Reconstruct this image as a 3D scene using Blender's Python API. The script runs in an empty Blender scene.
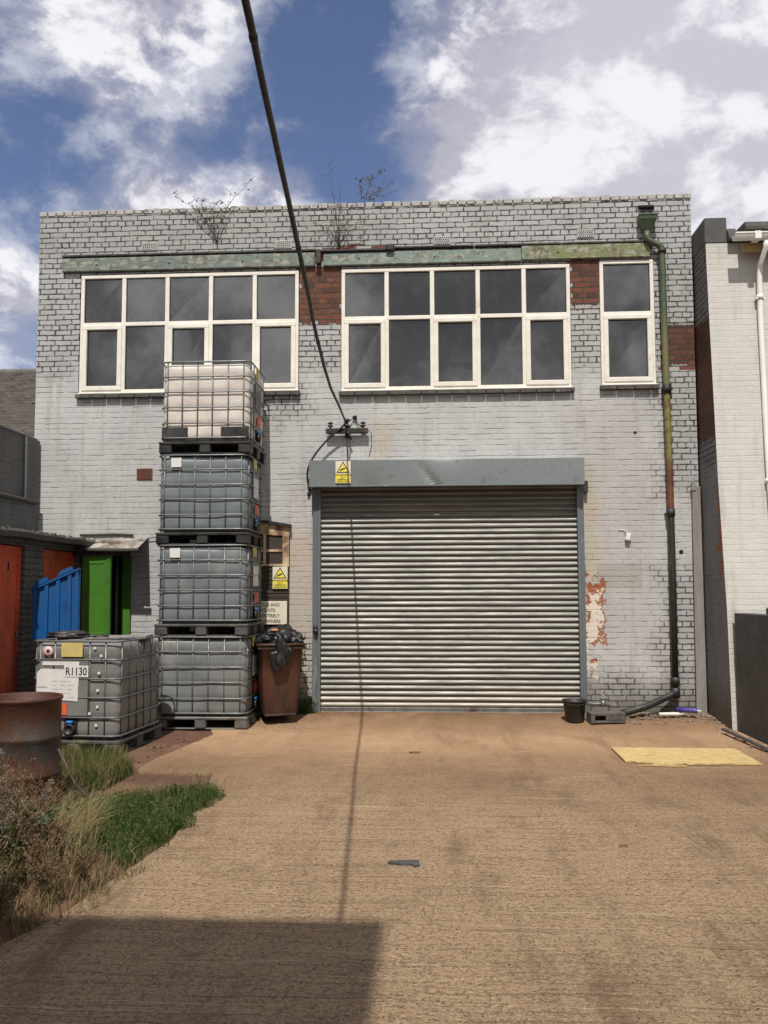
import bpy, bmesh, math, random
from mathutils import Vector, Matrix, noise
R = math.radians
scene = bpy.context.scene
COL = scene.collection
rnd = random.Random(7)

# ------------------------------------------------------------------ materials
class NT:
    def __init__(s, tree):
        s.t = tree; s.N = tree.nodes; s.L = tree.links
    def new(s, typ, ins=None, **props):
        n = s.N.new(typ)
        for k, v in props.items(): setattr(n, k, v)
        for k, v in (ins or {}).items():
            if isinstance(v, bpy.types.NodeSocket): s.L.new(v, n.inputs[k])
            else: n.inputs[k].default_value = v
        return n
    def math(s, op, a, b=None, c=None, clamp=False):
        ins = {0: a}
        if b is not None: ins[1] = b
        if c is not None: ins[2] = c
        n = s.new('ShaderNodeMath', ins, operation=op); n.use_clamp = clamp
        return n.outputs[0]
    def noise(s, vec, scale, detail=5, rough=.6, dist=0):
        return s.new('ShaderNodeTexNoise', {'Vector': vec, 'Scale': scale, 'Detail': detail, 'Roughness': rough, 'Distortion': dist}).outputs['Fac']
    def ramp(s, v, a, b, lo=0., hi=1.):
        n = s.new('ShaderNodeMapRange', {0: v, 1: a, 2: b, 3: lo, 4: hi}, interpolation_type='SMOOTHSTEP'); return n.outputs[0]
    def mix(s, f, a, b, mode='MIX'):
        n = s.N.new('ShaderNodeMix'); n.data_type = 'RGBA'; n.blend_type = mode
        for i, v in ((0, f), (6, a), (7, b)):
            if isinstance(v, bpy.types.NodeSocket): s.L.new(v, n.inputs[i])
            else: n.inputs[i].default_value = (v if i == 0 else (*v, 1) if len(v) == 3 else v)
        return n.outputs[2]
    def scale(s, vec, sx, sy, sz):
        return s.new('ShaderNodeMapping', {'Vector': vec, 'Scale': (sx, sy, sz)}).outputs[0]
    def bump(s, h, strength, dist=.01):
        return s.new('ShaderNodeBump', {'Height': h, 'Strength': strength, 'Distance': dist}).outputs[0]

def newmat(name):
    m = bpy.data.materials.new(name); m.use_nodes = True
    nt = NT(m.node_tree); b = nt.N['Principled BSDF']
    co = nt.new('ShaderNodeTexCoord').outputs['Object']
    return m, nt, b, co
def setb(nt, b, **k):
    for n, v in k.items():
        n = n.replace('_', ' ')
        if isinstance(v, bpy.types.NodeSocket): nt.L.new(v, b.inputs[n])
        else: b.inputs[n].default_value = v

def weathered(name, c1, c2, scale=6, rough=.6, metal=0., bump=.15, dirt=None, dirt_amt=.5, speck=0, spec=.5, rvar=.15, vscale=(1, 1, 1), bscale=None, bdist=.01):
    m, nt, b, co = newmat(name)
    v = nt.scale(co, *vscale)
    n1 = nt.noise(v, scale, 6, .65)
    col = nt.mix(nt.ramp(n1, .3, .7), c1, c2)
    if dirt:
        n2 = nt.noise(v, scale*.45, 8, .7, .4)
        col = nt.mix(nt.ramp(n2, .62-.25*dirt_amt, .72-.1*dirt_amt), col, dirt)
    if speck:
        n3 = nt.noise(co, scale*14, 3, .6)
        col = nt.mix(nt.math('MULTIPLY', nt.ramp(n3, .55, .75), speck), col, tuple(x*.35 for x in c1))
    fine = nt.noise(co, bscale or scale*9, 6, .7)
    setb(nt, b, Base_Color=col, Roughness=nt.ramp(n1, .2, .8, max(.03, rough-rvar), min(1, rough+rvar)), Metallic=metal,
         Normal=nt.bump(fine, bump, bdist), Specular_IOR_Level=spec)
    return m

def box_mask(nt, x, z, cx, cz, hx, hz, nz, amp=.1, soft=.02):
    dx = nt.math('SUBTRACT', nt.math('ABSOLUTE', nt.math('SUBTRACT', x, cx)), hx)
    dz = nt.math('SUBTRACT', nt.math('ABSOLUTE', nt.math('SUBTRACT', z, cz)), hz)
    d = nt.math('ADD', nt.math('MAXIMUM', dx, dz), nt.math('MULTIPLY', nt.math('SUBTRACT', nz, .5), amp))
    return nt.ramp(d, soft, -soft)

def brick_wall(name, paint, paint2, joint_dark=.035, open_z=4.75, reds=(), peels=(), red_cols=((.20, .055, .03), (.10, .03, .02)), axis='X',
               joint_low=(.16, .15, .145), extra_open=(), stain=None, base_dirt=True, low_line=.85, peel_white=True, patch=None, bump=.55):
    m, nt, b, co = newmat(name)
    sep = nt.new('ShaderNodeSeparateXYZ', {0: co})
    x, z = sep.outputs[0 if axis == 'X' else 1], sep.outputs[2]
    wob = nt.noise(co, 3.5, 4, .6)
    wob2 = nt.noise(co, 14, 3, .6)
    zz = nt.math('ADD', z, nt.math('MULTIPLY', nt.math('SUBTRACT', wob, .5), .026))
    zz = nt.math('ADD', zz, nt.math('MULTIPLY', nt.math('SUBTRACT', wob2, .5), .014))
    xx = nt.math('ADD', x, nt.math('MULTIPLY', nt.math('SUBTRACT', wob2, .5), .045))
    v = nt.new('ShaderNodeCombineXYZ', {0: xx, 1: zz, 2: 0.}).outputs[0]
    bt = nt.new('ShaderNodeTexBrick', {'Vector': v, 'Color1': (0, 0, 0, 1), 'Color2': (1, 1, 1, 1), 'Mortar': (.5, .5, .5, 1), 'Scale': 1., 'Mortar Size': nt.ramp(nt.noise(co, 5.5, 5, .75), .34, .66, .0045, .0125),
                'Mortar Smooth': .25, 'Bias': 0., 'Brick Width': .232, 'Row Height': .075}, offset=.5, offset_frequency=2, squash=.5, squash_frequency=4)
    cell = bt.outputs['Color']; joint = bt.outputs['Fac']
    # bed joints only, thin; their shadow lines are painted into the colour
    fr = nt.math('ABSOLUTE', nt.math('SUBTRACT', nt.math('FRACT', nt.math('DIVIDE', zz, .075)), .5))
    bed = nt.ramp(fr, .425, .49)
    longn = nt.noise(nt.scale(co, 2.2, 2.2, 13.4), 1.3, 4, .65)
    bedfine = nt.noise(nt.scale(co, 9, 9, 13.4), 1., 3, .6)
    low = nt.math('MULTIPLY', bed, nt.math('ADD', nt.ramp(longn, .50, .60, 0., 1.2), nt.ramp(bedfine, .46, .66, .04, .5)), clamp=True)
    low = nt.math('MAXIMUM', low, nt.math('MULTIPLY', joint, nt.ramp(nt.noise(co, 1.3, 6, .75), .54, .68, .03, .6)))
    jn = nt.noise(co, 7, 5, .7)
    hi = nt.math('MULTIPLY', joint, nt.ramp(jn, .30, .52, .25, 1.15), clamp=True)
    hn = nt.math('ADD', z, nt.math('MULTIPLY', nt.math('SUBTRACT', nt.noise(co, 2.5, 5, .7), .5), .9))
    om = nt.ramp(hn, open_z-.15, open_z+.15)
    bign = nt.noise(co, 2.2, 5, .7)
    for (cx, cz, hx, hz) in extra_open:
        om = nt.math('MAXIMUM', om, nt.math('MULTIPLY', box_mask(nt, x, z, cx, cz, hx, hz, bign, 1.0, .2), .95))
    # paint
    pn = nt.noise(co, 2.0, 8, .7)
    pf = nt.noise(co, 30, 5, .7)
    col = nt.mix(nt.ramp(pn, .3, .7), paint, paint2)
    col = nt.mix(nt.math('MULTIPLY', cell, nt.math('MULTIPLY_ADD', om, .42, .06)), col, tuple(c*.5 for c in paint))
    col = nt.mix(nt.math('MULTIPLY', om, .42), col, tuple(c*.66 for c in paint))
    col = nt.mix(nt.math('MULTIPLY', nt.ramp(pf, .5, .8), .3), col, tuple(c*.55 for c in paint))
    vst = nt.noise(nt.scale(co, 7, 7, .55), 1., 6, .65)
    col = nt.mix(nt.ramp(vst, .5, .76, 0, .55), col, tuple(c*q for c, q in zip(paint, (.5, .47, .42))))
    if stain:
        for (cx, cz, hx, hz, sc, amt) in stain:
            col = nt.mix(nt.math('MULTIPLY', box_mask(nt, x, z, cx, cz, hx, hz, bign, .6, .25), amt), col, sc)
    if patch:
        cx, cz, hx, hz, sc = patch
        col = nt.mix(nt.math('MULTIPLY', box_mask(nt, x, z, cx, cz, hx, hz, bign, .02, .006), .75), col, sc)
    # spalled chips show dark
    chip = nt.math('MULTIPLY', nt.ramp(nt.noise(co, 17, 6, .75), .61, .68), nt.math('MULTIPLY', om, .8))
    col = nt.mix(chip, col, (.07, .06, .055))
    if base_dirt:
        col = nt.mix(nt.ramp(nt.math('ADD', z, nt.math('MULTIPLY', pn, -.9)), .25, -.45, 0, .85), col, (.10, .082, .062))
    col = nt.mix(low, col, joint_low)
    jc = (joint_dark, joint_dark*.95, joint_dark*.9)
    col = nt.mix(nt.math('MULTIPLY', hi, om), col, jc)
    jb = nt.mix(om, nt.new('ShaderNodeCombineXYZ', {0: nt.math('MULTIPLY', low, low_line), 1: 0., 2: 0.}).outputs[0],
                nt.new('ShaderNodeCombineXYZ', {0: hi, 1: 0., 2: 0.}).outputs[0])
    jh = nt.new('ShaderNodeSeparateXYZ', {0: jb}).outputs[0]
    if reds:
        rm = None
        for (cx, cz, hx, hz) in reds:
            q = box_mask(nt, x, z, cx, cz, hx, hz, nt.math('ADD', nt.math('MULTIPLY', cell, .6), nt.math('MULTIPLY', pf, .5)), .16, .008)
            rm = q if rm is None else nt.math('MAXIMUM', rm, q)
        rc = nt.mix(cell, red_cols[0], red_cols[1])
        rc = nt.mix(nt.ramp(pf, .45, .75, 0, .7), rc, tuple(c*.4 for c in red_cols[0]))
        rc = nt.mix(nt.math('MULTIPLY', nt.ramp(nt.noise(co, 9, 6, .75), .58, .66), .35), rc, (.30, .22, .18))
        rc = nt.mix(joint, rc, (.05, .04, .035))
        col = nt.mix(rm, col, rc)
    if peels:
        pm = None; pw = None
        for (cx, cz, hx, hz) in peels:
            nn = nt.noise(co, 6, 8, .72)
            q = box_mask(nt, x, z, cx, cz, hx, hz, nn, .62, .008)
            pm = q if pm is None else nt.math('MAXIMUM', pm, q)
            q2 = box_mask(nt, x, z, cx+.01, cz-.06, hx*.6, hz*.75, nn, .7, .008)
            pw = q2 if pw is None else nt.math('MAXIMUM', pw, q2)
        pc = nt.mix(nt.ramp(nt.noise(co, 26, 4, .6), .4, .6), (.34, .12, .055), (.22, .075, .04))
        if peel_white: pc = nt.mix(nt.math('MULTIPLY', pw, nt.ramp(nt.noise(co, 24, 5, .65), .64, .58)), pc, (.62, .57, .5))
        col = nt.mix(pm, col, pc)
    h = nt.math('SUBTRACT', nt.math('MULTIPLY', pf, .32), jh)
    h = nt.math('ADD', h, nt.math('MULTIPLY', nt.noise(co, 9, 4, .6), .7))
    h = nt.math('SUBTRACT', h, nt.math('MULTIPLY', joint, nt.math('MULTIPLY_ADD', om, -.3, .3)))
    h = nt.math('ADD', h, nt.math('MULTIPLY', cell, .13))
    h = nt.math('ADD', h, nt.math('MULTIPLY', cell, nt.math('MULTIPLY', om, .2)))
    if peels: h = nt.math('SUBTRACT', h, nt.math('MULTIPLY', pm, .8))
    if reds: h = nt.math('SUBTRACT', h, nt.math('MULTIPLY', rm, .5))
    setb(nt, b, Base_Color=col, Roughness=.75, Normal=nt.bump(h, bump, .012), Specular_IOR_Level=.3)
    return m

def concrete_mat():
    m, nt, b, co = newmat('ridged_concrete')
    w = nt.noise(co, 1.2, 4, .6)
    cov = nt.new('ShaderNodeVectorMath', {0: co, 1: nt.new('ShaderNodeCombineXYZ', {0: 0., 1: nt.math('MULTIPLY', w, .16), 2: 0.}).outputs[0]}, operation='ADD').outputs[0]
    ridge = nt.noise(nt.scale(cov, .6, 26, 1), 1.5, 4, .6)
    frayed = nt.noise(nt.scale(co, 1, 2., 1), 38, 6, .8)
    ridge = nt.math('ADD', ridge, nt.math('MULTIPLY', nt.math('SUBTRACT', frayed, .5), .85))
    pit = nt.noise(co, 26, 6, .72)
    crumb = nt.noise(co, 42, 7, .82)
    crumb2 = nt.noise(co, 110, 5, .8)
    vo = nt.new('ShaderNodeTexVoronoi', {'Vector': co, 'Scale': 46., 'Randomness': 1.}, feature='F1').outputs['Distance']
    hole = nt.math('MULTIPLY', nt.ramp(vo, .30, .16), nt.ramp(nt.noise(co, 9, 4, .6), .44, .52))
    big = nt.noise(co, .5, 8, .7)
    mid = nt.noise(co, 2.3, 8, .75)
    sep = nt.new('ShaderNodeSeparateXYZ', {0: co})
    rz = nt.ramp(nt.math('ADD', sep.outputs[1], nt.math('MULTIPLY', mid, 1.2)), -1.2, -3.6, .22, 1.)
    col = nt.mix(nt.ramp(big, .35, .62), (.50, .32, .195), (.38, .238, .142))
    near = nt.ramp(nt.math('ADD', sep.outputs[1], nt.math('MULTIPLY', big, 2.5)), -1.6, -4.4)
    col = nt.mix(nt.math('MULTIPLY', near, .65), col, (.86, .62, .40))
    col = nt.mix(nt.ramp(mid, .48, .72, 0, .55), col, (.20, .122, .072))
    col = nt.mix(nt.math('MULTIPLY', nt.ramp(ridge, .54, .66), nt.math('MULTIPLY', rz, .62)), col, (.19, .118, .072))
    col = nt.mix(nt.math('MULTIPLY', nt.ramp(crumb, .52, .60), nt.math('MULTIPLY', rz, .6)), col, (.20, .128, .078))  # micro-shadow of the rough aggregate painted as colour contrast
    col = nt.mix(nt.math('MULTIPLY', nt.ramp(crumb2, .50, .57), nt.math('MULTIPLY', rz, .45)), col, (.20, .13, .08))
    col = nt.mix(nt.math('MULTIPLY', nt.ramp(nt.noise(co, 64, 6, .8), .47, .40), nt.math('MULTIPLY', rz, .55)), col, (.84, .63, .43))  # fine highlights on the crumbs painted into the colour
    col = nt.mix(nt.math('MULTIPLY', hole, nt.math('MULTIPLY', rz, .85)), col, (.075, .05, .034))
    bl = nt.noise(nt.scale(co, 1, 1.15, 1), 25, 4, .65)
    col = nt.mix(nt.math('MULTIPLY', nt.ramp(bl, .53, .61), nt.math('MULTIPLY', rz, .42)), col, (.21, .135, .082))
    bl2 = nt.noise(nt.scale(co, 1, 1.15, 1), 52, 4, .7)
    col = nt.mix(nt.math('MULTIPLY', nt.ramp(bl2, .53, .62), nt.math('MULTIPLY', rz, .5)), col, (.21, .13, .078))
    tam = nt.noise(nt.scale(cov, .4, 34, 1), 1.3, 3, .5)
    tam = nt.math('MULTIPLY', nt.ramp(tam, .60, .70), nt.ramp(nt.noise(nt.scale(co, .8, 3, 1), 1.1, 4, .6), .48, .6))
    col = nt.mix(nt.math('MULTIPLY', tam, nt.math('MULTIPLY', rz, .75)), col, (.88, .68, .46))
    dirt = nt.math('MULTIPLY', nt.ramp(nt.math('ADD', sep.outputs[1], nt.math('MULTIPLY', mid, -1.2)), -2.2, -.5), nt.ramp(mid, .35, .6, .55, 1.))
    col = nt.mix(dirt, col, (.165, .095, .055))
    dr = nt.noise(nt.scale(co, 1, .22, 1), 1.5, 7, .75)
    col = nt.mix(nt.ramp(dr, .50, .68, 0, .6), col, (.21, .13, .08))
    st2 = nt.ramp(nt.noise(nt.scale(co, 1.2, 1, 1), 5.5, 5, .7), .64, .72, 0, .25)
    col = nt.mix(st2, col, (.13, .085, .055))
    h = nt.math('ADD', nt.math('MULTIPLY', ridge, -1.2), nt.math('MULTIPLY', pit, .5))
    h = nt.math('SUBTRACT', h, nt.math('MULTIPLY', nt.ramp(crumb, .42, .58), .35))
    h = nt.math('SUBTRACT', h, nt.math('MULTIPLY', hole, .45))
    h = nt.math('SUBTRACT', h, nt.math('MULTIPLY', nt.ramp(bl, .48, .62), .3))
    h = nt.math('MULTIPLY', h, rz)
    setb(nt, b, Base_Color=col, Roughness=.9, Normal=nt.bump(h, .8, .035), Specular_IOR_Level=.2)
    return m

M = {}
M['facade'] = brick_wall('painted_brick', (.50, .50, .503), (.42, .42, .424), joint_dark=.05,
    reds=((-1.548, 5.83, .32, .41), (2.118, 5.92, .22, .37), (3.37, 5.03, .26, .32), (-1.0, 6.49, .55, .03)), red_cols=((.165, .058, .034), (.065, .03, .022)),
    peels=((2.15, 1.40, .13, .42), (2.13, .66, .03, .12), (2.28, .42, .01, .03), (2.05, 1.2, .0, .9)),
    extra_open=((3.35, .6, .35, 1.3), (2.9, .2, 1.0, .35), (3.35, 3.9, .3, .9), (-1.75, .5, .2, .6), (-2.2, 4.35, .5, .3)),
    stain=((-1.9, 1.3, .3, 1.2, (.42, .35, .27), .7), (-.7, 3.7, .06, .25, (.38, .28, .16), .6), (2.4, 2.6, .5, 1.6, (.36, .34, .33), .4), (-3.5, 6.75, 3., .3, (.27, .27, .265), .45), (2.11, 2.6, .06, .7, (.42, .33, .18), .6)),
    patch=(2.5, 1.88, .3, .17, (.33, .31, .30)))
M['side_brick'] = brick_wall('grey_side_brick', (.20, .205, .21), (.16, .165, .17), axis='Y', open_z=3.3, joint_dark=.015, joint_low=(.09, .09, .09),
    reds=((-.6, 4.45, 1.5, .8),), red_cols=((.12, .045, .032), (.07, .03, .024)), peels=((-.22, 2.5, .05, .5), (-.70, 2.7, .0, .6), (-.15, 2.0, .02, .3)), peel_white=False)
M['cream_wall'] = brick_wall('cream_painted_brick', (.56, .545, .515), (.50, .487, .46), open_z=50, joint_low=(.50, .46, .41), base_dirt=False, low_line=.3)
M['boundary'] = brick_wall('dark_grey_brick', (.15, .15, .15), (.115, .115, .117), axis='Y', open_z=50, joint_low=(.08, .08, .08), low_line=.5)
M['block_wall'] = weathered('dark_render', (.088, .087, .088), (.066, .066, .068), 3, .8, bump=.35, dirt=(.07, .065, .06), dirt_amt=.2)
M['shed_brick'] = brick_wall('shed_brick', (.15, .145, .14), (.11, .105, .10), axis='Y', open_z=-5, joint_dark=.04, joint_low=(.05, .05, .05))
M['behind_brick'] = brick_wall('rear_brick', (.16, .09, .06), (.11, .065, .05), open_z=50, joint_low=(.12, .09, .07), base_dirt=False)
M['coping'] = weathered('coping_brick', (.47, .455, .43), (.33, .32, .31), 9, .8, bump=.5, dirt=(.07, .06, .05), dirt_amt=.4)
M['mortar'] = weathered('old_mortar', (.09, .085, .08), (.05, .048, .045), 12, .9, bump=.5)
M['concrete'] = concrete_mat()
M['dirt'] = weathered('red_earth', (.15, .068, .040), (.09, .045, .03), 2.2, .95, bump=.9, dirt=(.20, .115, .07), dirt_amt=.45, speck=.7, bdist=.03)
M['asphalt'] = weathered('old_asphalt', (.10, .078, .062), (.065, .052, .043), 3, .9, bump=.6, dirt=(.15, .11, .08), dirt_amt=.35, speck=.5)
M['upvc'] = weathered('white_upvc', (.80, .78, .73), (.70, .66, .58), 5, .32, bump=.02, dirt=(.52, .43, .30), dirt_amt=.12)
M['gasket'] = weathered('black_gasket', (.02, .02, .02), (.03, .03, .03), 8, .6)
M['sill'] = weathered('dark_sill', (.045, .04, .038), (.10, .09, .085), 14, .75, bump=.5, dirt=(.28, .27, .26), dirt_amt=.2)
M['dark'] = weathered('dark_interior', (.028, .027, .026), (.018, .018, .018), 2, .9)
M['galv'] = weathered('galvanised_steel', (.30, .325, .33), (.21, .235, .245), 16, .42, .6, bump=.12, dirt=(.18, .19, .19), dirt_amt=.25, speck=.2)
M['guide'] = weathered('grey_steel_guide', (.15, .175, .19), (.11, .13, .14), 4, .5, .2, bump=.08, dirt=(.30, .32, .33), dirt_amt=.15, vscale=(4, 4, .5))
M['cage'] = weathered('cage_tube', (.21, .215, .22), (.14, .145, .15), 9, .45, .5, bump=.1, dirt=(.16, .13, .11), dirt_amt=.25)
M['cagedark'] = weathered('weathered_cage_tube', (.27, .285, .29), (.18, .19, .195), 9, .5, .5, bump=.1, dirt=(.10, .085, .07), dirt_amt=.3)
M['blackplastic'] = weathered('black_plastic', (.014, .014, .015), (.03, .03, .03), 7, .5, bump=.12, dirt=(.07, .062, .055), dirt_amt=.2)
M['palletgrey'] = weathered('grey_pallet', (.06, .06, .06), (.10, .10, .098), 7, .6, .2, bump=.15, dirt=(.16, .13, .10), dirt_amt=.3)
M['palletgalv'] = weathered('galvanised_pallet', (.22, .22, .21), (.14, .14, .135), 7, .5, .5, bump=.15, dirt=(.10, .07, .05), dirt_amt=.4)
M['label_white'] = weathered('paper_label', (.72, .71, .70), (.62, .61, .6), 8, .55, bump=.03)
M['label_yellow'] = weathered('yellow_label', (.62, .50, .16), (.55, .43, .12), 9, .6, bump=.03)
M['label_orange'] = weathered('orange_label', (.70, .13, .05), (.60, .11, .05), 9, .6, bump=.03)
M['label_pink'] = weathered('pink_label', (.65, .42, .40), (.7, .55, .52), 9, .6, bump=.03)
M['ink'] = weathered('printed_ink', (.02, .02, .02), (.035, .035, .035), 20, .6, bump=0)
M['inkgrey'] = weathered('grey_print', (.35, .34, .34), (.45, .44, .44), 20, .6, bump=0)
M['sign_yellow'] = weathered('sign_yellow', (.80, .68, .08), (.74, .62, .08), 5, .4, bump=.02)
M['sign_white'] = weathered('sign_white', (.72, .67, .56), (.64, .58, .46), 5, .5, bump=.05, dirt=(.4, .33, .23), dirt_amt=.15)
M['blue'] = weathered('blue_plastic', (.003, .08, .26), (.003, .058, .19), 4, .4, bump=.05, dirt=(.004, .022, .06), dirt_amt=.45)
M['bluecap'] = weathered('blue_handle', (.02, .2, .6), (.02, .17, .5), 5, .4)
M['brownbin'] = weathered('brown_bin_plastic', (.085, .034, .019), (.05, .022, .014), 5, .5, bump=.08, dirt=(.02, .015, .012), dirt_amt=.75)
M['bag'] = weathered('black_bin_bag', (.010, .010, .012), (.016, .016, .018), 6, .28, bump=.6, spec=.6, bscale=22, bdist=.02)
M['redcard'] = weathered('torn_cardboard', (.42, .16, .08), (.5, .22, .12), 9, .7)
M['reddoor'] = weathered('red_door_paint', (.58, .085, .026), (.47, .062, .022), 3, .55, bump=.1, dirt=(.20, .035, .018), dirt_amt=.75, vscale=(1, 1, .5), speck=.3)
M['green'] = weathered('green_door_paint', (.06, .195, .018), (.045, .15, .015), 3, .5, bump=.1, dirt=(.03, .10, .012), dirt_amt=.6, speck=.25)
M['darkroof'] = weathered('roof_felt', (.05, .048, .045), (.08, .075, .068), 6, .85, bump=.6, dirt=(.15, .14, .12), dirt_amt=.3, vscale=(1, 1, 1))
M['moss'] = weathered('mossy_roof_edge', (.10, .095, .075), (.18, .17, .15), 14, .9, bump=.8, dirt=(.05, .06, .03), dirt_amt=.4)
M['sheet'] = weathered('corrugated_sheet', (.48, .45, .42), (.28, .25, .22), 5, .6, .2, bump=.5, dirt=(.08, .055, .04), dirt_amt=.75)
M['tile'] = weathered('roof_tile', (.07, .06, .052), (.12, .105, .09), 5, .85, bump=.6, dirt=(.05, .043, .037), dirt_amt=.4)
M['black'] = weathered('black_paint', (.014, .014, .015), (.028, .028, .028), 8, .5, bump=.1, dirt=(.06, .055, .05), dirt_amt=.25)
M['iron'] = weathered('black_iron_bracket', (.012, .010, .010), (.024, .018, .016), 12, .6, bump=.3, dirt=(.10, .035, .02), dirt_amt=.3)
M['ceramic'] = weathered('brown_insulator', (.05, .025, .018), (.03, .018, .014), 8, .25)
M['cable'] = weathered('black_cable', (.012, .012, .012), (.022, .021, .02), 20, .55, bump=.2)
M['stone'] = weathered('concrete_block', (.12, .11, .10), (.08, .073, .066), 12, .9, bump=.7, dirt=(.05, .043, .037), dirt_amt=.4)
M['dirtstone'] = weathered('gritty_rubble', (.13, .095, .07), (.26, .21, .17), 9, .9, bump=.4)
M['plank'] = weathered('grey_timber', (.27, .25, .24), (.20, .188, .18), 4, .8, bump=.3, dirt=(.12, .11, .10), dirt_amt=.25, vscale=(5, 5, .5))
M['cream_wood'] = weathered('flaking_cream_paint', (.60, .48, .31), (.50, .37, .22), 7, .65, bump=.35, dirt=(.14, .07, .035), dirt_amt=.7)
M['darkmesh'] = weathered('dark_door_panel', (.03, .024, .02), (.05, .036, .027), 10, .7, bump=.3)
M['terracotta'] = weathered('terracotta', (.20, .065, .04), (.14, .045, .03), 9, .8, bump=.3)
M['hole'] = weathered('vent_hole', (.006, .006, .006), (.01, .01, .01), 5, .9)  # near-black stands in for the shade inside holes and recesses
M['ventgrey'] = weathered('painted_airbrick', (.44, .435, .43), (.34, .34, .335), 9, .75, bump=.3)
M['bark'] = weathered('twig_bark', (.10, .07, .05), (.06, .042, .032), 20, .9, bump=.3)
M['downpipe_white'] = weathered('white_pipe', (.82, .81, .78), (.74, .73, .70), 4, .35, bump=.02)
M['fascia'] = weathered('yellow_fascia', (.36, .27, .10), (.28, .20, .08), 5, .7, bump=.2)
M['paperwhite'] = weathered('white_tube', (.75, .74, .72), (.6, .59, .57), 9, .5)
M['purple'] = weathered('violet_tube', (.07, .05, .28), (.10, .08, .34), 9, .4)

def leafmat(name, c1, c2, c3=None, trans=.25):
    m, nt, b, co = newmat(name)
    n1 = nt.noise(co, 7, 4, .6)
    info = nt.new('ShaderNodeTexWhiteNoise', {'Vector': nt.new('ShaderNodeVectorMath', {0: co, 1: (.03, .03, .5)}, operation='SNAP').outputs[0]}, noise_dimensions='3D').outputs['Value']
    col = nt.mix(nt.ramp(n1, .35, .65), c1, c2)
    if c3: col = nt.mix(nt.ramp(info, .6, .8), col, c3)
    setb(nt, b, Base_Color=col, Roughness=.6, Specular_IOR_Level=.3)
    tr = nt.new('ShaderNodeBsdfTranslucent', {'Color': col})
    mx = nt.new('ShaderNodeMixShader', {0: trans, 1: b.outputs[0], 2: tr.outputs[0]})
    nt.L.new(mx.outputs[0], nt.N['Material Output'].inputs[0])
    return m
M['grass'] = leafmat('green_grass', (.035, .075, .012), (.05, .095, .018), (.12, .13, .045))
M['grassmix'] = leafmat('mixed_grass', (.05, .085, .018), (.10, .11, .035), (.28, .22, .10))
M['straw'] = leafmat('dry_straw', (.36, .29, .14), (.22, .17, .08), (.46, .40, .22))
M['weedbrown'] = leafmat('dry_brown_weed', (.17, .11, .06), (.27, .18, .10), (.08, .055, .03), .2)
M['weedgreen'] = leafmat('dark_weed_leaf', (.035, .06, .018), (.055, .085, .025), (.12, .11, .05))
M['drymix'] = leafmat('tangled_dry_grass', (.22, .175, .085), (.32, .24, .13), (.07, .10, .03))
M['fluff'] = leafmat('seed_fluff', (.22, .19, .16), (.30, .26, .22), None, .4)
M['budd'] = leafmat('small_leaves', (.13, .14, .07), (.17, .13, .08), (.2, .10, .07))
M['redleaf'] = leafmat('reddish_leaves', (.14, .045, .03), (.10, .06, .03), (.2, .10, .05))

def glass_mat():
    m, nt, b, co = newmat('window_glass')
    gl = nt.new('ShaderNodeBsdfGlossy', {'Color': (1, 1, 1, 1), 'Roughness': .015, 'Normal': nt.bump(nt.noise(co, 1.1, 2, .5), .04, .05)})
    tr = nt.new('ShaderNodeBsdfTransparent', {'Color': (.50, .54, .57, 1)})
    fr = nt.new('ShaderNodeFresnel', {'IOR': 2.55}).outputs[0]
    mx = nt.new('ShaderNodeMixShader', {0: fr, 1: tr.outputs[0], 2: gl.outputs[0]})
    dust = nt.new('ShaderNodeBsdfDiffuse', {'Color': (.4, .39, .37, 1)})
    dn = nt.ramp(nt.noise(nt.scale(co, 3, 3, 1.2), 2.5, 7, .7), .45, .8, .02, .07)
    m2 = nt.new('ShaderNodeMixShader', {0: dn, 1: mx.outputs[0], 2: dust.outputs[0]})
    nt.L.new(m2.outputs[0], nt.N['Material Output'].inputs[0])
    return m
M['glass'] = glass_mat()

def shutter_mat():
    m, nt, b, co = newmat('roller_lath_steel')
    st = nt.noise(nt.scale(co, 1.1, 1, 13.2), 1.6, 6, .7)
    sp = nt.noise(co, 38, 5, .7)
    big = nt.noise(co, 1.2, 5, .6)
    sep = nt.new('ShaderNodeSeparateXYZ', {0: co})
    col = nt.mix(nt.ramp(st, .3, .7), (.235, .232, .215), (.15, .15, .14))
    col = nt.mix(nt.ramp(sp, .55, .75, 0, .35), col, (.22, .21, .19))
    lowm = nt.ramp(nt.math('ADD', sep.outputs[2], nt.math('MULTIPLY', big, -.7)), .15, -.25)
    col = nt.mix(nt.math('MULTIPLY', lowm, .55), col, (.36, .31, .25))
    fr = nt.math('FRACT', nt.math('DIVIDE', nt.math('SUBTRACT', sep.outputs[2], .12), .0755))
    groove_shade = nt.math('MULTIPLY', nt.ramp(fr, .36, .06), .75)  # shade between the laths painted into the colour
    col = nt.mix(groove_shade, col, (.05, .045, .04))
    setb(nt, b, Base_Color=col, Metallic=.5, Roughness=nt.ramp(st, .2, .8, .45, .62), Normal=nt.bump(sp, .06, .004))
    return m
M['lath'] = shutter_mat()

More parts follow.
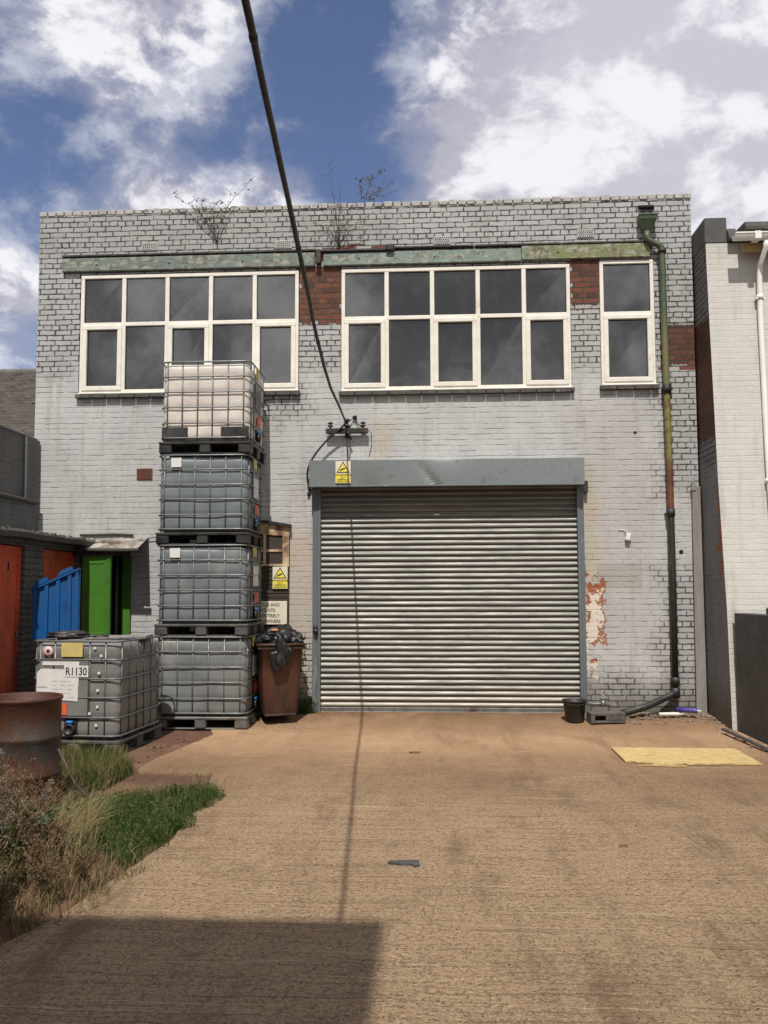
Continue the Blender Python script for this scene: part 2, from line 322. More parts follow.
def plastic_bottle(name, c1, c2, dirtc, low=None, rough=.42):
    m, nt, b, co = newmat(name)
    n = nt.noise(co, 2.6, 6, .65)
    rndv = nt.new('ShaderNodeObjectInfo').outputs['Random']
    v = nt.new('ShaderNodeVectorMath', {0: co, 1: nt.new('ShaderNodeCombineXYZ', {0: nt.math('MULTIPLY', rndv, 40), 1: 0., 2: 0.}).outputs[0]}, operation='ADD').outputs[0]
    n2 = nt.noise(nt.scale(v, 2.5, 2.5, .8), 1.6, 7, .7)
    col = nt.mix(nt.ramp(n, .3, .7), c1, c2)
    col = nt.mix(nt.ramp(n2, .5, .75, 0, .7), col, dirtc)
    sep = nt.new('ShaderNodeSeparateXYZ', {0: co})
    if low: col = nt.mix(nt.ramp(sep.outputs[2], .34, .26), col, low)
    setb(nt, b, Base_Color=col, Roughness=rough, Normal=nt.bump(nt.noise(v, 5, 4, .6), .35, .02), Specular_IOR_Level=.5)
    return m
M['bottle_grey'] = plastic_bottle('grey_tank_plastic', (.185, .212, .225), (.145, .168, .18), (.27, .285, .285))
M['bottle_old'] = plastic_bottle('weathered_tank_plastic', (.21, .222, .22), (.15, .16, .16), (.33, .33, .31))
M['bottle_left'] = plastic_bottle('dull_grey_tank_plastic', (.20, .20, .192), (.155, .155, .15), (.24, .235, .22))
M['bottle_white'] = plastic_bottle('translucent_white_tank', (.66, .62, .56), (.56, .50, .46), (.42, .39, .36))

def drum_mat():
    m, nt, b, co = newmat('rusty_drum_paint')
    sep = nt.new('ShaderNodeSeparateXYZ', {0: co})
    n = nt.noise(nt.scale(co, 1, 1, .6), 4, 8, .72)
    n2 = nt.noise(nt.scale(co, 1, 1, .35), 9, 6, .7)
    f = nt.noise(co, 60, 5, .7)
    paint = nt.mix(nt.ramp(n2, .35, .65), (.035, .031, .029), (.06, .048, .041))
    rust = nt.mix(nt.ramp(f, .35, .65), (.095, .029, .011), (.035, .015, .009))
    zt = nt.math('ABSOLUTE', nt.math('SUBTRACT', sep.outputs[2], .52))
    rm = nt.ramp(nt.math('ADD', n, nt.math('MULTIPLY', zt, .85)), .50, .68)
    col = nt.mix(rm, paint, rust)
    col = nt.mix(nt.ramp(sep.outputs[2], .84, .88), col, (.065, .02, .012))
    setb(nt, b, Base_Color=col, Roughness=.62, Normal=nt.bump(nt.math('ADD', f, nt.math('MULTIPLY', rm, .5)), .3, .006))
    return m
M['drum'] = drum_mat()

def lintel_mat():
    m, nt, b, co = newmat('flaking_lintel_paint')
    sep = nt.new('ShaderNodeSeparateXYZ', {0: co})
    n = nt.noise(nt.scale(co, 1.2, 1, 9), 3, 7, .72)
    g = nt.ramp(nt.math('ADD', sep.outputs[0], nt.math('MULTIPLY', nt.noise(co, 1.5, 4, .6), .8)), 1.2, 2.0)
    lft = nt.ramp(sep.outputs[0], -1.7, -1.4)
    col = nt.mix(lft, (.14, .18, .165), (.17, .235, .215))
    col = nt.mix(g, col, (.165, .18, .075))
    flake = nt.mix(nt.ramp(nt.noise(co, 12, 4, .6), .4, .6), (.34, .33, .28), (.10, .08, .055))
    col = nt.mix(nt.ramp(n, .46, .56, 0, .85), col, flake)
    setb(nt, b, Base_Color=col, Roughness=.7, Normal=nt.bump(n, .5, .01))
    return m
M['lintel'] = lintel_mat()

def pipe_mat():
    m, nt, b, co = newmat('cast_iron_pipe_paint')
    sep = nt.new('ShaderNodeSeparateXYZ', {0: co})
    n = nt.noise(co, 7, 6, .7)
    z = nt.math('ADD', sep.outputs[2], nt.math('MULTIPLY', nt.math('SUBTRACT', n, .5), .5))
    top = nt.mix(nt.ramp(n, .4, .6), (.045, .075, .048), (.08, .10, .055))
    midc = nt.mix(nt.ramp(n, .42, .6), (.19, .19, .06), (.13, .075, .03))
    rust = nt.mix(nt.ramp(n, .4, .6), (.10, .03, .018), (.16, .055, .025))
    blk = nt.mix(nt.ramp(nt.noise(co, 22, 5, .7), .6, .68), (.022, .025, .024), (.13, .13, .12))
    col = nt.mix(nt.ramp(z, 5.6, 5.0), top, nt.mix(nt.ramp(n, .3, .5), (.12, .14, .055), (.15, .145, .06)))
    col = nt.mix(nt.ramp(z, 4.5, 4.35), col, midc)
    col = nt.mix(nt.ramp(z, 3.5, 3.2), col, rust)
    col = nt.mix(nt.ramp(sep.outputs[2], 2.74, 2.72), col, blk)
    setb(nt, b, Base_Color=col, Roughness=.5, Normal=nt.bump(nt.noise(co, 45, 4, .6), .2, .005))
    return m
M['pipe'] = pipe_mat()

def osb_mat():
    m, nt, b, co = newmat('strand_board')
    vo = nt.new('ShaderNodeTexVoronoi', {'Vector': nt.scale(co, 6, 20, 1), 'Scale': 2.2, 'Randomness': 1.})
    n = nt.noise(nt.scale(co, 5, 30, 1), 2, 5, .7)
    col = nt.mix(nt.new('ShaderNodeSeparateXYZ', {0: vo.outputs['Color']}).outputs[0], (.62, .48, .23), (.47, .34, .15))
    col = nt.mix(nt.ramp(n, .48, .62, 0, .8), col, (.30, .18, .06))
    setb(nt, b, Base_Color=col, Roughness=.75, Normal=nt.bump(n, .3, .005))
    return m
M['osb'] = osb_mat()

# ------------------------------------------------------------------ mesh helpers
class MB:
    def __init__(s): s.bm = bmesh.new()
    def faces(s, verts, faces, smooth=False, mi=0):
        vs = [s.bm.verts.new(v) for v in verts]
        for f in faces:
            try:
                q = s.bm.faces.new([vs[i] for i in f]); q.smooth = smooth; q.material_index = mi
            except ValueError: pass
        return vs
    def box(s, lo, hi, bev=0., mat=None, mi=0):
        t = bmesh.new(); bmesh.ops.create_cube(t, size=1)
        c = [(a+b)/2 for a, b in zip(lo, hi)]; d = [b-a for a, b in zip(lo, hi)]
        for v in t.verts: v.co = Vector((v.co.x*d[0]+c[0], v.co.y*d[1]+c[1], v.co.z*d[2]+c[2]))
        if bev > 0: bmesh.ops.bevel(t, geom=t.edges[:], offset=bev, segments=1, affect='EDGES')
        if mat: bmesh.ops.transform(t, matrix=mat, verts=t.verts[:])
        t.verts.index_update()
        s.faces([v.co.copy() for v in t.verts], [[v.index for v in f.verts] for f in t.faces], mi=mi); t.free()
    def tube(s, pts, r, n=8, closed=False, caps=True, smooth=True, mi=0):
        pts = [Vector(p) for p in pts]; rs = r if isinstance(r, (list, tuple)) else [r]*len(pts)
        vs = []; fs = []; ref = None
        for i, p in enumerate(pts):
            if closed: t = pts[(i+1) % len(pts)]-pts[i-1]
            else: t = pts[min(i+1, len(pts)-1)]-pts[max(i-1, 0)]
            t.normalize()
            if ref is None: ref = Vector((0, 0, 1)) if abs(t.z) < .9 else Vector((1, 0, 0))
            a = t.cross(ref)
            if a.length < 1e-4: a = t.cross(Vector((0, 1, 0)))
            a.normalize(); b = a.cross(t); b.normalize(); ref = b
            for k in range(n):
                th = 2*math.pi*k/n+math.pi/n
                vs.append(p+(a*math.cos(th)+b*math.sin(th))*rs[i])
        m = len(pts)
        for i in range(m if closed else m-1):
            j = (i+1) % m
            for k in range(n): fs.append([i*n+k, i*n+(k+1) % n, j*n+(k+1) % n, j*n+k])
        if caps and not closed: fs += [list(range(n))[::-1], [(m-1)*n+k for k in range(n)]]
        s.faces(vs, fs, smooth, mi)
    def lathe(s, prof, n=32, c=(0, 0, 0), mat=None, smooth=True, mi=0):
        vs = []; fs = []
        for r, z in prof:
            for k in range(n):
                a = 2*math.pi*k/n; v = Vector((c[0]+r*math.cos(a), c[1]+r*math.sin(a), c[2]+z)); vs.append(mat @ v if mat else v)
        for i in range(len(prof)-1):
            for k in range(n): fs.append([i*n+k, i*n+(k+1) % n, (i+1)*n+(k+1) % n, (i+1)*n+k])
        s.faces(vs, fs, smooth, mi)
    def prism(s, out, a, b, axis='Y', mat=None, mi=0):
        def P(u, v, w):
            p = Vector((u, w, v)) if axis == 'Y' else Vector((w, u, v)) if axis == 'X' else Vector((u, v, w))
            return mat @ p if mat else p
        n = len(out); vs = [P(u, v, a) for u, v in out]+[P(u, v, b) for u, v in out]
        s.faces(vs, [list(range(n)), list(range(n, 2*n))[::-1]]+[[i, (i+1) % n, n+(i+1) % n, n+i] for i in range(n)], mi=mi)
    def build(s, name, mats, parent=None, loc=None, smooth_angle=None, fix=True):
        if fix: bmesh.ops.recalc_face_normals(s.bm, faces=s.bm.faces[:])
        me = bpy.data.meshes.new(name); s.bm.to_mesh(me); s.bm.free()
        for m in (mats if isinstance(mats, (list, tuple)) else [mats]): me.materials.append(M[m] if isinstance(m, str) else m)
        o = bpy.data.objects.new(name, me); COL.objects.link(o)
        if parent: o.parent = parent
        if loc: o.location = loc
        return o

def tag(o, label=None, cat=None, group=None, kind=None):
    if label: o['label'] = label
    if cat: o['category'] = cat
    if group: o['group'] = group
    if kind: o['kind'] = kind
    return o
def empty(name, loc, rz=0):
    o = bpy.data.objects.new(name, None); COL.objects.link(o); o.location = loc; o.rotation_euler = (0, 0, rz); o.empty_display_size = .1
    return o
def text(name, body, size, mat, loc, rot=(R(90), 0, 0), parent=None, align='CENTER', sx=1., ext=.0008):
    cu = bpy.data.curves.new(name, 'FONT'); cu.body = body; cu.size = size; cu.align_x = align; cu.extrude = ext; cu.resolution_u = 3; cu.offset = size*.012
    t = bpy.data.objects.new(name, cu); COL.objects.link(t); bpy.context.view_layer.update()
    me = bpy.data.meshes.new_from_object(t.evaluated_get(bpy.context.evaluated_depsgraph_get()))
    bpy.data.objects.remove(t)
    me.materials.clear(); me.materials.append(M[mat])
    o = bpy.data.objects.new(name, me); COL.objects.link(o); o.location = loc; o.rotation_euler = rot; o.scale = (sx, 1, 1)
    if parent: o.parent = parent
    return o

def gz(y):                       # ground height: the yard ramps up 7 cm at the shutter
    t = max(0, min(1, (y+.9)/.9)); return .07*t*t*(3-2*t)

# ------------------------------------------------------------------ camera, light, sky
cam = bpy.data.cameras.new('camera'); co = bpy.data.objects.new('camera', cam); COL.objects.link(co); scene.camera = co
yaw, pitch, roll = .05705, .07284, -.00264
co.matrix_world = Matrix.Translation((0, -11.57, 1.68)) @ Matrix.Rotation(yaw, 4, 'Z') @ Matrix.Rotation(math.pi/2+pitch, 4, 'X') @ Matrix.Rotation(roll, 4, 'Z')
cam.sensor_fit = 'VERTICAL'; cam.sensor_height = 34.6; cam.lens = 850/1024*34.6; cam.shift_y = 17.6/1024; cam.clip_end = 500; cam.clip_start = .05

SUN = Vector((-.03, -1, 1.55)).normalized()
sl = bpy.data.lights.new('sun', 'SUN'); so = bpy.data.objects.new('sun', sl); COL.objects.link(so)
so.rotation_euler = SUN.to_track_quat('Z', 'Y').to_euler(); sl.energy = 4.5; sl.angle = R(.6); sl.color = (1, .95, .86)
so.location = (-1, -20, 30)

world = bpy.data.worlds.new('World'); scene.world = world; world.use_nodes = True
wt = NT(world.node_tree); bg = wt.N['Background']
elev = math.asin(SUN.z)
sky = wt.new('ShaderNodeTexSky', sky_type='NISHITA', sun_disc=False, sun_elevation=elev, sun_rotation=math.atan2(SUN.x, SUN.y))
sky.air_density = 1.1; sky.dust_density = .8; sky.ozone_density = 2.0
d = wt.new('ShaderNodeTexCoord').outputs['Generated']
sp = wt.new('ShaderNodeSeparateXYZ', {0: d})
def cloud_density(vec):
    v = wt.scale(vec, 1., 1., 1.5)
    wv = wt.noise(v, 4.0, 3, .5)
    v = wt.new('ShaderNodeVectorMath', {0: v, 1: wt.new('ShaderNodeCombineXYZ', {0: wt.math('MULTIPLY', wv, .10), 1: .7, 2: wt.math('MULTIPLY', wv, .07)}).outputs[0]}, operation='ADD').outputs[0]
    a = wt.noise(v, 5.2, 12, .60); b_ = wt.noise(v, 17., 9, .62)
    return wt.math('ADD', wt.math('MULTIPLY', a, .74), wt.math('MULTIPLY', b_, .26))
CLOUDS = [((.214, .846, .489), .17, .20), ((.06, .862, .50), .075, .12), ((.31, .874, .37), .17, .20), ((.15, .824, .552), .10, .16), ((.02, .89, .43), .05, .12), ((.30, .80, .52), .16, .16),
          ((-.32, .776, .56), .085, .17), ((-.20, .79, .585), .05, .12), ((-.235, .835, .49), .022, .06), ((-.286, .858, .42), .045, .13), ((-.165, .882, .43), .05, .15), ((-.44, .844, .30), .07, .16), ((-.36, .86, .385), .04, .08), ((-.25, .88, .40), .05, .08),
          ((-.37, .8, .462), .06, -.13), ((-.104, .851, .514), .085, -.16), ((-.225, .847, .462), .04, -.08), ((-.10, .816, .567), .07, -.12), ((-.08, .89, .45), .04, -.08), ((-.42, .83, .38), .05, -.06)]
def shaped(vec):
    dn = cloud_density(vec)
    for (v, rad, amt) in CLOUDS:
        v = Vector(v).normalized()
        dd = wt.new('ShaderNodeVectorMath', {0: vec, 1: tuple(v)}, operation='DISTANCE').outputs['Value']
        dn = wt.math('ADD', dn, wt.ramp(dd, rad*1.8, 0, 0, amt))
    return dn
dens = shaped(d)
off = wt.new('ShaderNodeVectorMath', {0: d, 1: (-.012, -.012, .045)}, operation='ADD').outputs[0]
lit = wt.ramp(wt.math('SUBTRACT', cloud_density(d), cloud_density(off)), -.055, .075)
south = wt.ramp(sp.outputs[1], .3, -.1)
dens = wt.math('ADD', dens, wt.math('MULTIPLY', south, .34))
cover = wt.ramp(dens, .525, .66)
wisp = wt.math('MULTIPLY', wt.ramp(dens, .40, .62), .6)
thick = wt.ramp(dens, .60, .86)
ccol = wt.mix(lit, (.46, .455, .55), (.93, .92, .96))
ccol = wt.mix(wt.math('MULTIPLY', thick, .55), ccol, wt.mix(lit, (.71, .69, .75), (.90, .88, .92)))
gshade = wt.ramp(wt.noise(d, 4.5, 8, .65), .38, .62)
ccol = wt.mix(wt.math('MULTIPLY', south, .85), ccol, wt.mix(gshade, (.22, .225, .235), (1.0, .99, .98)))
skyc = wt.mix(1., sky.outputs[0], (.096, .090, .101), 'MULTIPLY')
final = wt.mix(wt.math('MAXIMUM', cover, wisp), skyc, ccol)
wt.L.new(final, bg.inputs[0]); bg.inputs[1].default_value = 1.0
# keep the nominal sky strength low: the multiply above scales the Nishita radiance by about 0.11

scene.view_settings.view_transform = 'Standard'; scene.view_settings.look = 'None'; scene.view_settings.exposure = 0

# ------------------------------------------------------------------ ground
g = MB()
n = 40
g.faces([(-80, -70, -.03), (80, -70, -.03), (80, 90, -.03), (-80, 90, -.03)], [[0, 1, 2, 3]])
tag(g.build('ground', 'asphalt'), 'dark worn asphalt ground around the yard', 'ground', kind='structure')

g = MB()
xs = [-5.6+.12*i for i in range(34)]; ys = [-9.5+.15*i for i in range(64)]
vs = [(x, y, -.02+.012*noise.noise(Vector((x*1.7, y*1.7, 0)))+.006*noise.noise(Vector((x*7, y*7, 3)))+max(0, gz(y)-.01)) for y in ys for x in xs]
nx = len(xs)
g.faces(vs, [[j*nx+i, j*nx+i+1, (j+1)*nx+i+1, (j+1)*nx+i] for j in range(len(ys)-1) for i in range(nx-1)], True)
tag(g.build('soil', 'dirt'), 'bare reddish soil strip along the left side of the concrete', 'soil', kind='structure')

LEFT = [(.3, -3.6), (-.9, -2.8), (-1.53, -2.6), (-3.04, -2.83), (-3.62, -2.8), (-3.64, -2.05), (-4.3, -1.95), (-5.7, -1.78), (-7.1, -1.95), (-8.2, -2.3), (-16, -2.6)]
def lx(y):
    for (a, xa), (b, xb) in zip(LEFT, LEFT[1:]):
        if b <= y <= a: return xa+(xb-xa)*(y-a)/(b-a)+.018*noise.noise(Vector((y*6, 0, 0)))+.012*noise.noise(Vector((y*21, 5, 0)))
    return LEFT[-1][1]
g = MB(); yy = [.3-.08*i for i in range(49)]+[-3.621, -3.643]+[-3.7-.08*i for i in range(154)]
vs = []; W_ = 20
for y in yy:
    l = lx(y); r_ = 3.64
    for i in range(W_+1): vs.append((l+(r_-l)*i/W_, y, gz(y)+.004*noise.noise(Vector((l+(r_-l)*i/W_, y, 2)))))
base = len(vs)
for y in yy: vs.append((lx(y), y, gz(y)-.05))
fs = [[j*(W_+1)+i, j*(W_+1)+i+1, (j+1)*(W_+1)+i+1, (j+1)*(W_+1)+i] for j in range(len(yy)-1) for i in range(W_)]
fs += [[j*(W_+1), (j+1)*(W_+1), base+j+1, base+j] for j in range(len(yy)-1)]
g.faces(vs, fs, False)
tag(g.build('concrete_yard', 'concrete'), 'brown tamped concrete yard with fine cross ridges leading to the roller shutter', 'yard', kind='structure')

# ------------------------------------------------------------------ main building
bld = tag(empty('workshop_building', (0, 0, 0)), 'grey painted brick workshop with a wide roller shutter and white framed upper windows', 'building')
holes = [(-4.985, -1.84, 4.475, 6.20), (-1.255, 1.922, 4.455, 6.20), (2.312, 3.055, 4.48, 6.23), (-1.60, 2.0, -.1, 3.2)]
X0, X1, ZT = -5.6, 3.575, 7.075
XS = sorted({X0, X1, *[h[0] for h in holes], *[h[1] for h in holes]}); ZS = sorted({-.1, ZT, *[h[2] for h in holes], *[h[3] for h in holes]})
g = MB()
for a, b in zip(XS, XS[1:]):
    for c, d2 in zip(ZS, ZS[1:]):
        mx, mz = (a+b)/2, (c+d2)/2
        if any(h[0] < mx < h[1] and h[2] < mz < h[3] for h in holes): continue
        g.faces([(a, 0, c), (b, 0, c), (b, 0, d2), (a, 0, d2)], [[0, 1, 2, 3]])
for (a, b, c, d2) in holes:
    D = .3
    g.faces([(a, 0, c), (a, D, c), (b, D, c), (b, 0, c), (a, 0, d2), (a, D, d2), (b, D, d2), (b, 0, d2)], [[0, 1, 5, 4], [3, 7, 6, 2], [4, 5, 6, 7], [0, 3, 2, 1]])
# outer sides, top and inner parapet face
g.faces([(X0, 0, -.1), (X0, 9, -.1), (X0, 9, ZT), (X0, 0, ZT)], [[0, 3, 2, 1]])
g.faces([(X1, 0, -.1), (X1, 9, -.1), (X1, 9, ZT), (X1, 0, ZT)], [[0, 1, 2, 3]])
g.faces([(X0, 0, ZT), (X1, 0, ZT), (X1, .3, ZT), (X0, .3, ZT), (X0, .3, 6.4), (X1, .3, 6.4)], [[0, 1, 2, 3], [3, 2, 5, 4]])
g.faces([(X0, 9, -.1), (X1, 9, -.1), (X1, 9, ZT), (X0, 9, ZT)], [[0, 1, 2, 3]])
bmesh.ops.remove_doubles(g.bm, verts=g.bm.verts[:], dist=.0005)
g.build('wall', 'facade', bld, fix=False)
g = MB(); g.box((X0+.02, .32, 6.38), (X1-.02, 8.98, 6.5)); g.build('roof', 'darkroof', bld)
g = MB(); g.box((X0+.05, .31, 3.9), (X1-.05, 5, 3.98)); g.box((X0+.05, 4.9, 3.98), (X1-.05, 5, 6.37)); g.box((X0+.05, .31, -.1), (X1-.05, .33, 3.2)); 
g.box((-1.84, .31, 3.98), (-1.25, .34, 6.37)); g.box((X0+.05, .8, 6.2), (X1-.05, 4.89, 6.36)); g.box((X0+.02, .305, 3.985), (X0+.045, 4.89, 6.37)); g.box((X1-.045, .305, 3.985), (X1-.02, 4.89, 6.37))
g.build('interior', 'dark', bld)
# brick-on-edge coping
g = MB(); x = X0-.01
while x < X1:
    w = rnd.uniform(.10, .125); h = ZT+.068+rnd.uniform(-.009, .009)
    g.box((x, -.012+rnd.uniform(-.006, .008), ZT-.004+rnd.uniform(-.003, .003)), (min(x+w, X1+.01), .31, h), .007); x += w+rnd.uniform(.012, .022)
g.build('coping', 'coping', bld)
g = MB(); g.box((X0, .004, ZT), (X1, .296, ZT+.05)); g.build('coping_mortar', 'mortar', bld)
# ledge above the lintel, lintel boards
g = MB()
for a, b in ((-5.25, -3.7), (-3.69, -2.2), (-2.19, -1.6)): g.box((a, -.055, 6.45+rnd.uniform(-.004, .004)), (b, .004, 6.475), .004)
g.build('ledge', 'mortar', bld)
g = MB()
for a, b in ((-.55, .6), (.61, 1.8), (1.81, 3.06)): g.box((a, -.06, 6.455+rnd.uniform(-.004, .006)), (b, .004, 6.476), .004)
g.build('ledge', 'mortar', bld)
g = MB(); g.box((-1.58, -.075, 6.42), (-.62, .003, 6.452), .006); g.box((-1.60, -.1, 6.25), (-1.53, .002, 6.448), .006); g.box((-.62, -.11, 6.40), (-.5, .003, 6.50), .02)
o = g.build('angle_iron', 'iron', bld)
for a, b, z0, z1 in ((-5.24, -1.62, 6.232, 6.425), (-1.5, 1.25, 6.23, 6.41), (1.256, 3.0, 6.245, 6.445)):
    g = MB(); g.box((a, -.05, z0), (b, .002, z1), .008)
    xx = a+.5
    while xx < b-.3:
        g.lathe([(0, .012), (.014, .012), (.018, 0)], 8, (0, 0, 0), Matrix.Translation((xx, -.05, z0+.1)) @ Matrix.Rotation(R(90), 4, 'X')); xx += 1.05
    g.build('lintel', 'lintel', bld)
for cx, cz in ((-3.99, 6.585), (-2.07, 6.565), (.16, 6.565), (2.14, 6.61)):
    g = MB(); g.box((cx-.12, -.014, cz-.06), (cx+.12, .01, cz+.06), .006)
    o = g.build('air_brick', 'ventgrey', bld)
    h = MB()
    for r_ in range(4):
        for k in range(7): h.box((cx-.1+k*.029+(r_ % 2)*.01, -.0165, cz-.045+r_*.025), (cx-.1+k*.029+.015+(r_ % 2)*.01, -.0145, cz-.045+r_*.025+.013))
    h.build('vent_hole', 'hole', o)
g = MB(); cx, cz = -4.005, 3.325; g.box((cx-.112, -.012, cz-.08), (cx+.112, .01, cz+.08), .005); o = g.build('air_brick', 'terracotta', bld); tag(o, 'unpainted terracotta air brick in the lower wall')
h = MB()
for r_ in range(5):
    for k in range(8): h.box((cx-.096+k*.025, -.0145, cz-.066+r_*.028), (cx-.096+k*.025+.014, -.0125, cz-.066+r_*.028+.016))
h.build('vent_hole', 'hole', o)

def window(x0, x1, z0, z1, zt, cols, openers):
    g = MB(); Y0, Y1, w = -.012, .06, .052
    dx = (x1-x0)/cols
    g.box((x0, Y0, z0), (x1, Y1, z0+w), .006); g.box((x0, Y0, z1-w), (x1, Y1, z1), .006)
    g.box((x0, Y0+.001, z0+w-.004), (x0+w, Y1-.001, z1-w+.004), .006); g.box((x1-w, Y0+.001, z0+w-.004), (x1, Y1-.001, z1-w+.004), .006)
    g.box((x0+w-.004, Y0+.002, zt-.028), (x1-w+.004, Y1-.002, zt+.028), .006)
    for i in range(1, cols):
        g.box((x0+dx*i-.03, Y0+.003, z0+w-.004), (x0+dx*i+.03, Y1-.003, z1-w+.004), .006)
    fr = g.build('window', 'upvc', bld)
    for i in range(cols):
        a = x0+dx*i+(.03 if i else w); b = x0+dx*(i+1)-(.03 if i < cols-1 else w)
        for top in (0, 1):
            c, d_ = (zt+.028, z1-w) if top else (z0+w, zt-.028)
            if not top and i in openers:
                q = MB(); s_ = .052; yo = Y0-.016
                q.box((a-.014, yo, c-.012), (b+.014, .04, c+s_), .007); q.box((a-.014, yo, d_-s_), (b+.014, .04, d_+.012), .007)
                q.box((a-.013, yo+.001, c+s_-.003), (a+s_, .039, d_-s_+.003), .007); q.box((b-s_, yo+.001, c+s_-.003), (b+.013, .039, d_-s_+.003), .007)
                q.build('casement', 'upvc', fr)
                pa, pb, pc, pd = a+s_, b-s_, c+s_, d_-s_
            else: pa, pb, pc, pd = a, b, c, d_
            q = MB(); tl = rnd.uniform(-.0025, .0025)
            yq = .026
            q.faces([(pa-.004, yq+tl, pc-.004), (pb+.004, yq-tl, pc-.004), (pb+.004, yq-tl+rnd.uniform(-.003, .003), pd+.004), (pa-.004, yq+tl+rnd.uniform(-.003, .003), pd+.004)], [[0, 1, 2, 3]])
            q.build('pane', 'glass', fr, fix=False)
            q = MB(); t_ = .006
            q.box((pa-.002, .012, pc-.002), (pb+.002, .024, pc+t_)); q.box((pa-.002, .012, pd-t_), (pb+.002, .024, pd+.002)); q.box((pa-.002, .0122, pc+t_), (pa+t_, .0238, pd-t_)); q.box((pb-t_, .0122, pc+t_), (pb+.002, .0238, pd-t_))
            q.build('gasket', 'gasket', fr)
    # sill of painted tiles
    q = MB(); x = x0-.03
    while x < x1+.02:
        e = min(x+rnd.uniform(.2, .24), x1+.03); q.box((x, -.07+rnd.uniform(-.004, .004), z0-.075), (e, .0, z0-.012), .007); x = e+.006
    q.build('sill', 'sill', fr)
    q = MB(); q.box((x0-.005, -.045, z0-.014), (x1+.005, .004, z0+.004), .003); q.build('cill_strip', 'upvc', fr)
    return fr
w1 = window(-4.972, -1.85, 4.475, 6.185, 5.467, 5, (0, 2, 4)); w2 = window(-1.248, 1.915, 4.455, 6.185, 5.478, 5, (0, 2, 4)); w3 = window(2.318, 3.05, 4.48, 6.22, 5.47, 1, (0,))
# items lying inside on the sill of the middle window
for a, b, h in ((-1.12, -1.0, .08), (-.92, -.78, .07), (-.1, .05, .09), (.3, .42, .07), (.5, .62, .1), (.72, .9, .1), (1.0, 1.12, .12), (1.2, 1.26, .1), (1.36, 1.52, .08), (1.65, 1.8, .07)):
    g = MB(); g.box((a, .09, 4.50), (b, .14, 4.52+h+.05), .004)
    tag(g.build('paper_box', 'label_white'), 'small pale box standing inside on the middle window sill', 'box', 'pale boxes inside the middle upper window')
g = MB(); g.box((X0+.06, .085, 4.44), (X1-.06, .3, 4.47)); g.build('inner_sill', 'plank', bld)

# ---- shutter
sh = MB(); P = .0755; z = .12; prof = []
while z < 3.15:
    for k in range(9):
        t = k/8; prof.append((-.008-.022*math.sin(math.pi*min(1, t/.86))**.8 if t < .86 else -.010+.006*math.sin(math.pi*(t-.86)/.14), z+P*t))
    z += P
xs = [-1.53+(3.48)*i/24 for i in range(25)]; vs = []; 
for i, x in enumerate(xs):
    for (y, zz) in prof:
        dnt = .006*noise.noise(Vector((x*1.1, 0, zz*1.4)))+.003*noise.noise(Vector((x*.5, 9, round(zz/P)*3.7)))
        vs.append((x, .04+y+dnt, zz+.0025*noise.noise(Vector((x*.8, 4, round(zz/P)*1.3)))))
m_ = len(prof)
sh.faces(vs, [[i*m_+j, (i+1)*m_+j, (i+1)*m_+j+1, i*m_+j+1] for i in range(24) for j in range(m_-1)], True)
shut = sh.build('roller_shutter', 'lath', bld)
g = MB(); g.box((-1.53, -.005, .03), (1.95, .03, .125), .006); g.box((-1.53, -.03, .055), (1.95, -.004, .075), .004); g.build('bottom_rail', 'palletgalv', shut)
for a, b in ((-1.635, -1.525), (1.945, 2.035)):
    g = MB(); g.box((a, -.055, .04), (b, .06, 3.1), .006); g.box((a+(.07 if a < 0 else .0), -.064, .04), (b-(.0 if a < 0 else .05), -.053, 3.1), .004); g.build('guide', 'guide', shut)
# housing with a dented front
g = MB(); vs = []; nxh, nzh = 60, 10
for i in range(nxh+1):
    x = -1.66+3.68*i/nxh
    for j in range(nzh+1):
        t = j/nzh; z = 3.105+.345*t
        dn = .02*math.exp(-((x+.2-.25*(1-t))**2)/.004)*(1-t)+.012*math.exp(-((x+.85)**2)/.02)*(1-t)**3+.012*math.exp(-((x-.2)**2)/.1)*t**3+.003*noise.noise(Vector((x*1.5, t, 0)))
        top = -.01*math.exp(-((x-.15)**2)/.06)*(t == 1)
        vs.append((x, -.245+dn, z+top+.006*noise.noise(Vector((x*1.2, 3, 0)))*(t in (0, 1))))
q = nzh+1
fs = [[i*q+j, (i+1)*q+j, (i+1)*q+j+1, i*q+j+1] for i in range(nxh) for j in range(nzh)]
b0 = len(vs); vs += [(-1.66+3.68*i/nxh, .0, 3.105) for i in range(nxh+1)]; b1 = len(vs); vs += [(-1.66+3.68*i/nxh, -.0, 3.47) for i in range(nxh+1)]
fs += [[b0+i, b0+i+1, (i+1)*q, i*q] for i in range(nxh)]+[[i*q+nzh, (i+1)*q+nzh, b1+i+1, b1+i] for i in range(nxh)]
fs += [[b0, *range(0, q), b1], [b0+nxh, *range(nxh*q, nxh*q+q), b1+nxh]]
g.faces(vs, fs, False); hs = g.build('housing', 'galv', shut)
g = MB(); g.box((-1.655, -.255, 3.085), (2.015, -.235, 3.108), .004); g.build('bottom_lip', 'guide', shut)
g = MB(); g.box((2.03, -.09, 3.0), (2.09, .0, 3.16), .005); g.build('end_bracket', 'black', shut)
g = MB(); g.box((-1.615, -.085, 1.11), (-1.555, -.06, 1.2), .008); g.lathe([(0, .03), (.033, .03), (.033, 0), (0, 0)], 14, mat=Matrix.Translation((-1.585, -.086, 1.15)) @ Matrix.Rotation(R(90), 4, 'X'))
g.tube([(-1.61, -.1, 1.18), (-1.605, -.1, 1.22), (-1.585, -.1, 1.235), (-1.565, -.1, 1.22), (-1.56, -.1, 1.18)], .007, 6); g.build('padlock', 'black', shut)

